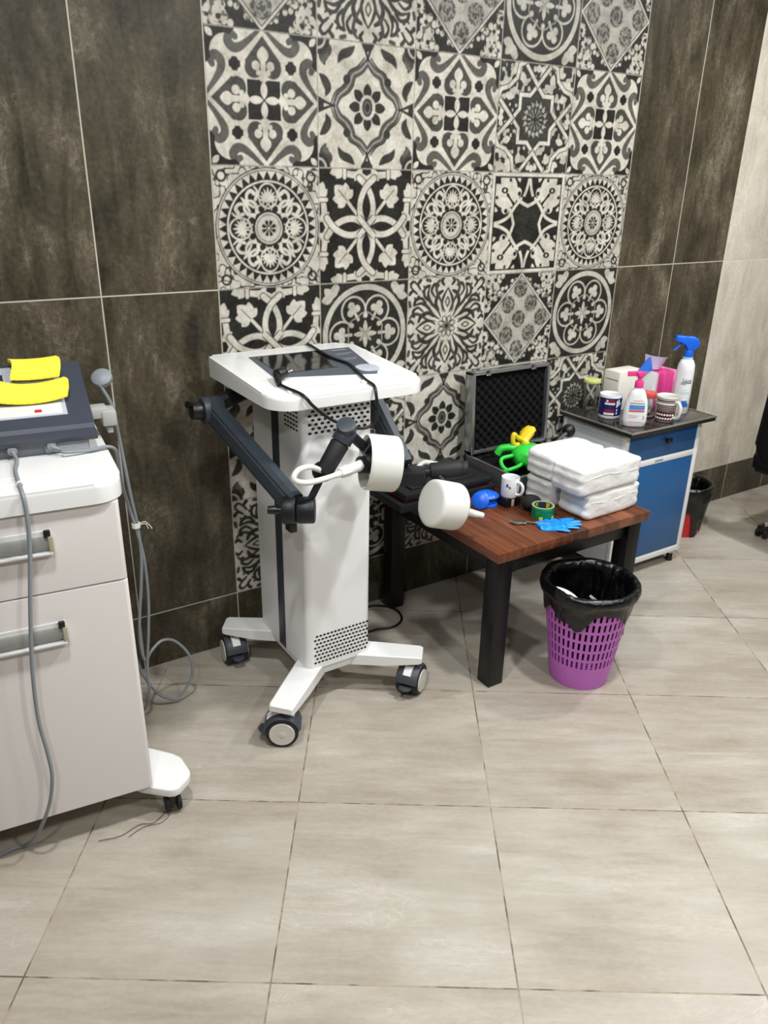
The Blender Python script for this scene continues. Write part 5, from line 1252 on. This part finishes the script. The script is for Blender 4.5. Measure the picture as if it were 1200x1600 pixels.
b = B(); lathe(b, [(.010, -.008), (.0135, -.008), (.0135, .008), (.010, .008), (.010, -.008)], (-.459, -.349, .768), n=20, cap0=False, cap1=False); tube(b, [(-.447, -.352, .772), (-.432, -.355, .776), (-.42, -.358, .764), (-.412, -.36, .750)], .0014, n=6); tube(b, [(-.447, -.352, .768), (-.43, -.355, .768), (-.424, -.358, .752)], .0012, n=6); obj('cable_tie', b, mat('white_tie', s2l(226, 222, 214), .5), t, label='white twist tie')
t = thing('front_cable', 'grey cable hanging from the console over the front of the white trolley to the floor', 'cable', (-.85, -.82, .0))
s0 = L2W(-.222, .232, DZ + .022)
b = B(); tube(b, [s0, s0 + Vector((.004, -.03, -.012)), (-.808, -.62, 1.104), (-.815, -.70, 1.104), (-.819, -.765, 1.104), (-.820, -.795, 1.094), (-.820, -.802, 1.05), (-.826, -.806, .97), (-.848, -.812, .82), (-.866, -.812, .677), (-.875, -.812, .56), (-.877, -.812, .47), (-.871, -.815, .38), (-.870, -.816, .30), (-.884, -.81, .22), (-.908, -.80, .15), (-.938, -.765, .07), (-.965, -.715, .010), (-1.0, -.705, .006), (-1.08, -.72, .006), (-1.2, -.74, .006)], .0052, n=10, k=6); obj('cable', b, GREYCAB, t)
b = B(); lathe(b, [(.006, -.004), (.0085, -.004), (.0085, .004), (.006, .004), (.006, -.004)], (-.8165, -.735, 1.104), (0, -1, 0), n=16, cap0=False, cap1=False); obj('cable_tie', b, bpy.data.materials['white_tie'], t)
t = thing('black_handpiece', 'black handpiece lying on the worktop at the left edge of the photo', 'handpiece', tuple(L2W(-.31, .15, DZ)))
b = B(); prism(b, rrect(-.36, -.262, .12, .20, .015), DZ, DZ + .022, .008); lob('body', b, BLACKP, t)
b = B(); prism(b, rrect(-.35, -.268, .14, .222, .01), DZ + .022, DZ + .034, .005); lob('grip', b, CHAR, t)
# yellow sponge pouches
def pouch(label, x0, x1, y0, y1, lift, curl, open_end):
    b = B(); n = 22; up, dn = [], []
    for i in range(n + 1):
        ru, rd = [], []
        for j in range(n + 1):
            u, v = i / n, j / n; x = x0 + (x1 - x0) * u; y = y0 + (y1 - y0) * v + .0
            z = zf(y) + lift + curl * (u - .5) ** 2 * 4 + .012 * math.sin(PI * v)
            e = open_end * (1 - u) ** 3 * math.sin(PI * min(max(v, 0), 1))
            ru.append(b.verts.new((x + .01 * math.sin(3 * v), y, z + .005 + e))); rd.append(b.verts.new((x + .01 * math.sin(3 * v), y, z - .004 - e * .2)))
        up.append(ru); dn.append(rd)
    for i in range(n):
        for j in range(n): b.faces.new((up[i][j], up[i + 1][j], up[i + 1][j + 1], up[i][j + 1])); b.faces.new((dn[i][j], dn[i][j + 1], dn[i + 1][j + 1], dn[i + 1][j]))
    for j in range(n):
        if not open_end: b.faces.new((up[0][j], up[0][j + 1], dn[0][j + 1], dn[0][j]))
        b.faces.new((up[n][j + 1], up[n][j], dn[n][j], dn[n][j + 1]))
    for i in range(n): b.faces.new((up[i + 1][0], up[i][0], dn[i][0], dn[i + 1][0])); b.faces.new((up[i][n], up[i + 1][n], dn[i + 1][n], dn[i][n]))
    b.transform(TL)
    o = obj('sponge_pouch', b, YSP, ang=50); tagp(o, label, 'sponge pouch', 'yellow sponge pouches on the console'); return o
YSP, nt, bp_ = nodes('waffle_yellow_cloth'); q = NT(nt); g = q.n('ShaderNodeTexCoord'); vo = q.n('ShaderNodeTexVoronoi'); vo.inputs['Scale'].default_value = 260; q.lk(g.outputs['Object'], vo.inputs['Vector'])
q.lk(q.ramp(vo.outputs['Distance'], [(0, s2l(240, 206, 24)), (.5, s2l(252, 232, 60)), (1, s2l(254, 240, 96))]), bp_.inputs['Base Color']); bp_.inputs['Roughness'].default_value = .85
bb_ = q.n('ShaderNodeBump'); bb_.inputs['Strength'].default_value = .5; bb_.inputs['Distance'].default_value = .002; q.lk(vo.outputs['Distance'], bb_.inputs['Height']); q.lk(bb_.outputs[0], bp_.inputs['Normal'])
pouch('flat yellow sponge pouch, the rear one lying on the console panel', -.195, -.068, .425, .495, .020, .004, 0)
pouch('curled yellow sponge pouch with open left end, in front of the flat one', -.242, -.060, .345, .408, .014, .012, .014)
# debris under the trolley and floor scraps
b = B(); tube(b, [(-.78, -.80, .004), (-.72, -.815, .005), (-.66, -.80, .004), (-.62, -.815, .005), (-.575, -.79, .004), (-.545, -.80, .005)], .0009, n=6); tube(b, [(-.70, -.83, .004), (-.65, -.815, .004), (-.60, -.825, .004), (-.56, -.80, .004)], .0008, n=6); tagp(obj('hair_strand', b, mat('dark_fibre', s2l(52, 48, 42), .8)), 'tangle of dark fibre on the floor in front of the trolley caster', 'fibre')

# office chair at the right edge
t = thing('office_chair', 'black office chair with chrome star base cut by the right edge of the photo', 'chair', (3.07, -.72, 0))
cc = Vector((3.07, -.72, 0))
for k in range(5):
    a = math.radians(128) + k * 2 * PI / 5; d = Vector((math.cos(a), math.sin(a), 0))
    b = B(); beam(b, cc + d * .03 + Vector((0, 0, .125)), cc + d * .295 + Vector((0, 0, .085)), .026, .042, .008); lg = obj('base_leg', b, STEEL, t)
    b = B(); e = cc + d * .295; box(b, -.02, .02, -.028, .028, .03, .072, .008, T=Matrix.Translation(e)); cyl(b, e + Vector((0, 0, .06)), e + Vector((0, 0, .085)), .008)
    for s in (-1, 1): cyl(b, e + Vector((0, s * .012, .028)), e + Vector((0, s * .03, .028)), .028, n=24, bev=.003)
    obj('caster', b, BLACKP, lg)
b = B(); cyl(b, cc + Vector((0, 0, .09)), cc + Vector((0, 0, .40)), .026); cyl(b, cc + Vector((0, 0, .09)), cc + Vector((0, 0, .17)), .04, bev=.004); obj('gas_column', b, CHAR, t)
b = B(); prism(b, rrect(cc.x - .36, cc.x + .24, cc.y - .29, cc.y + .29, .04), .42, .52, .03); obj('seat', b, BLACKP, t)
b = B(); q = bmesh.new(); prism(q, rrect(-.22, .22, 0, .52, .10), -.03, .03, .02); q.transform(mtx(cc + Vector((-.335, .06, .46)), (0, 1, 0), (.08, 0, .99), (.99, 0, -.08))); join(b, q); beam(b, cc + Vector((-.1, 0, .40)), cc + Vector((-.27, 0, .42)), .05, .03); beam(b, cc + Vector((-.26, 0, .41)), cc + Vector((-.285, 0, .66)), .05, .025); obj('backrest', b, BLACKP, t)
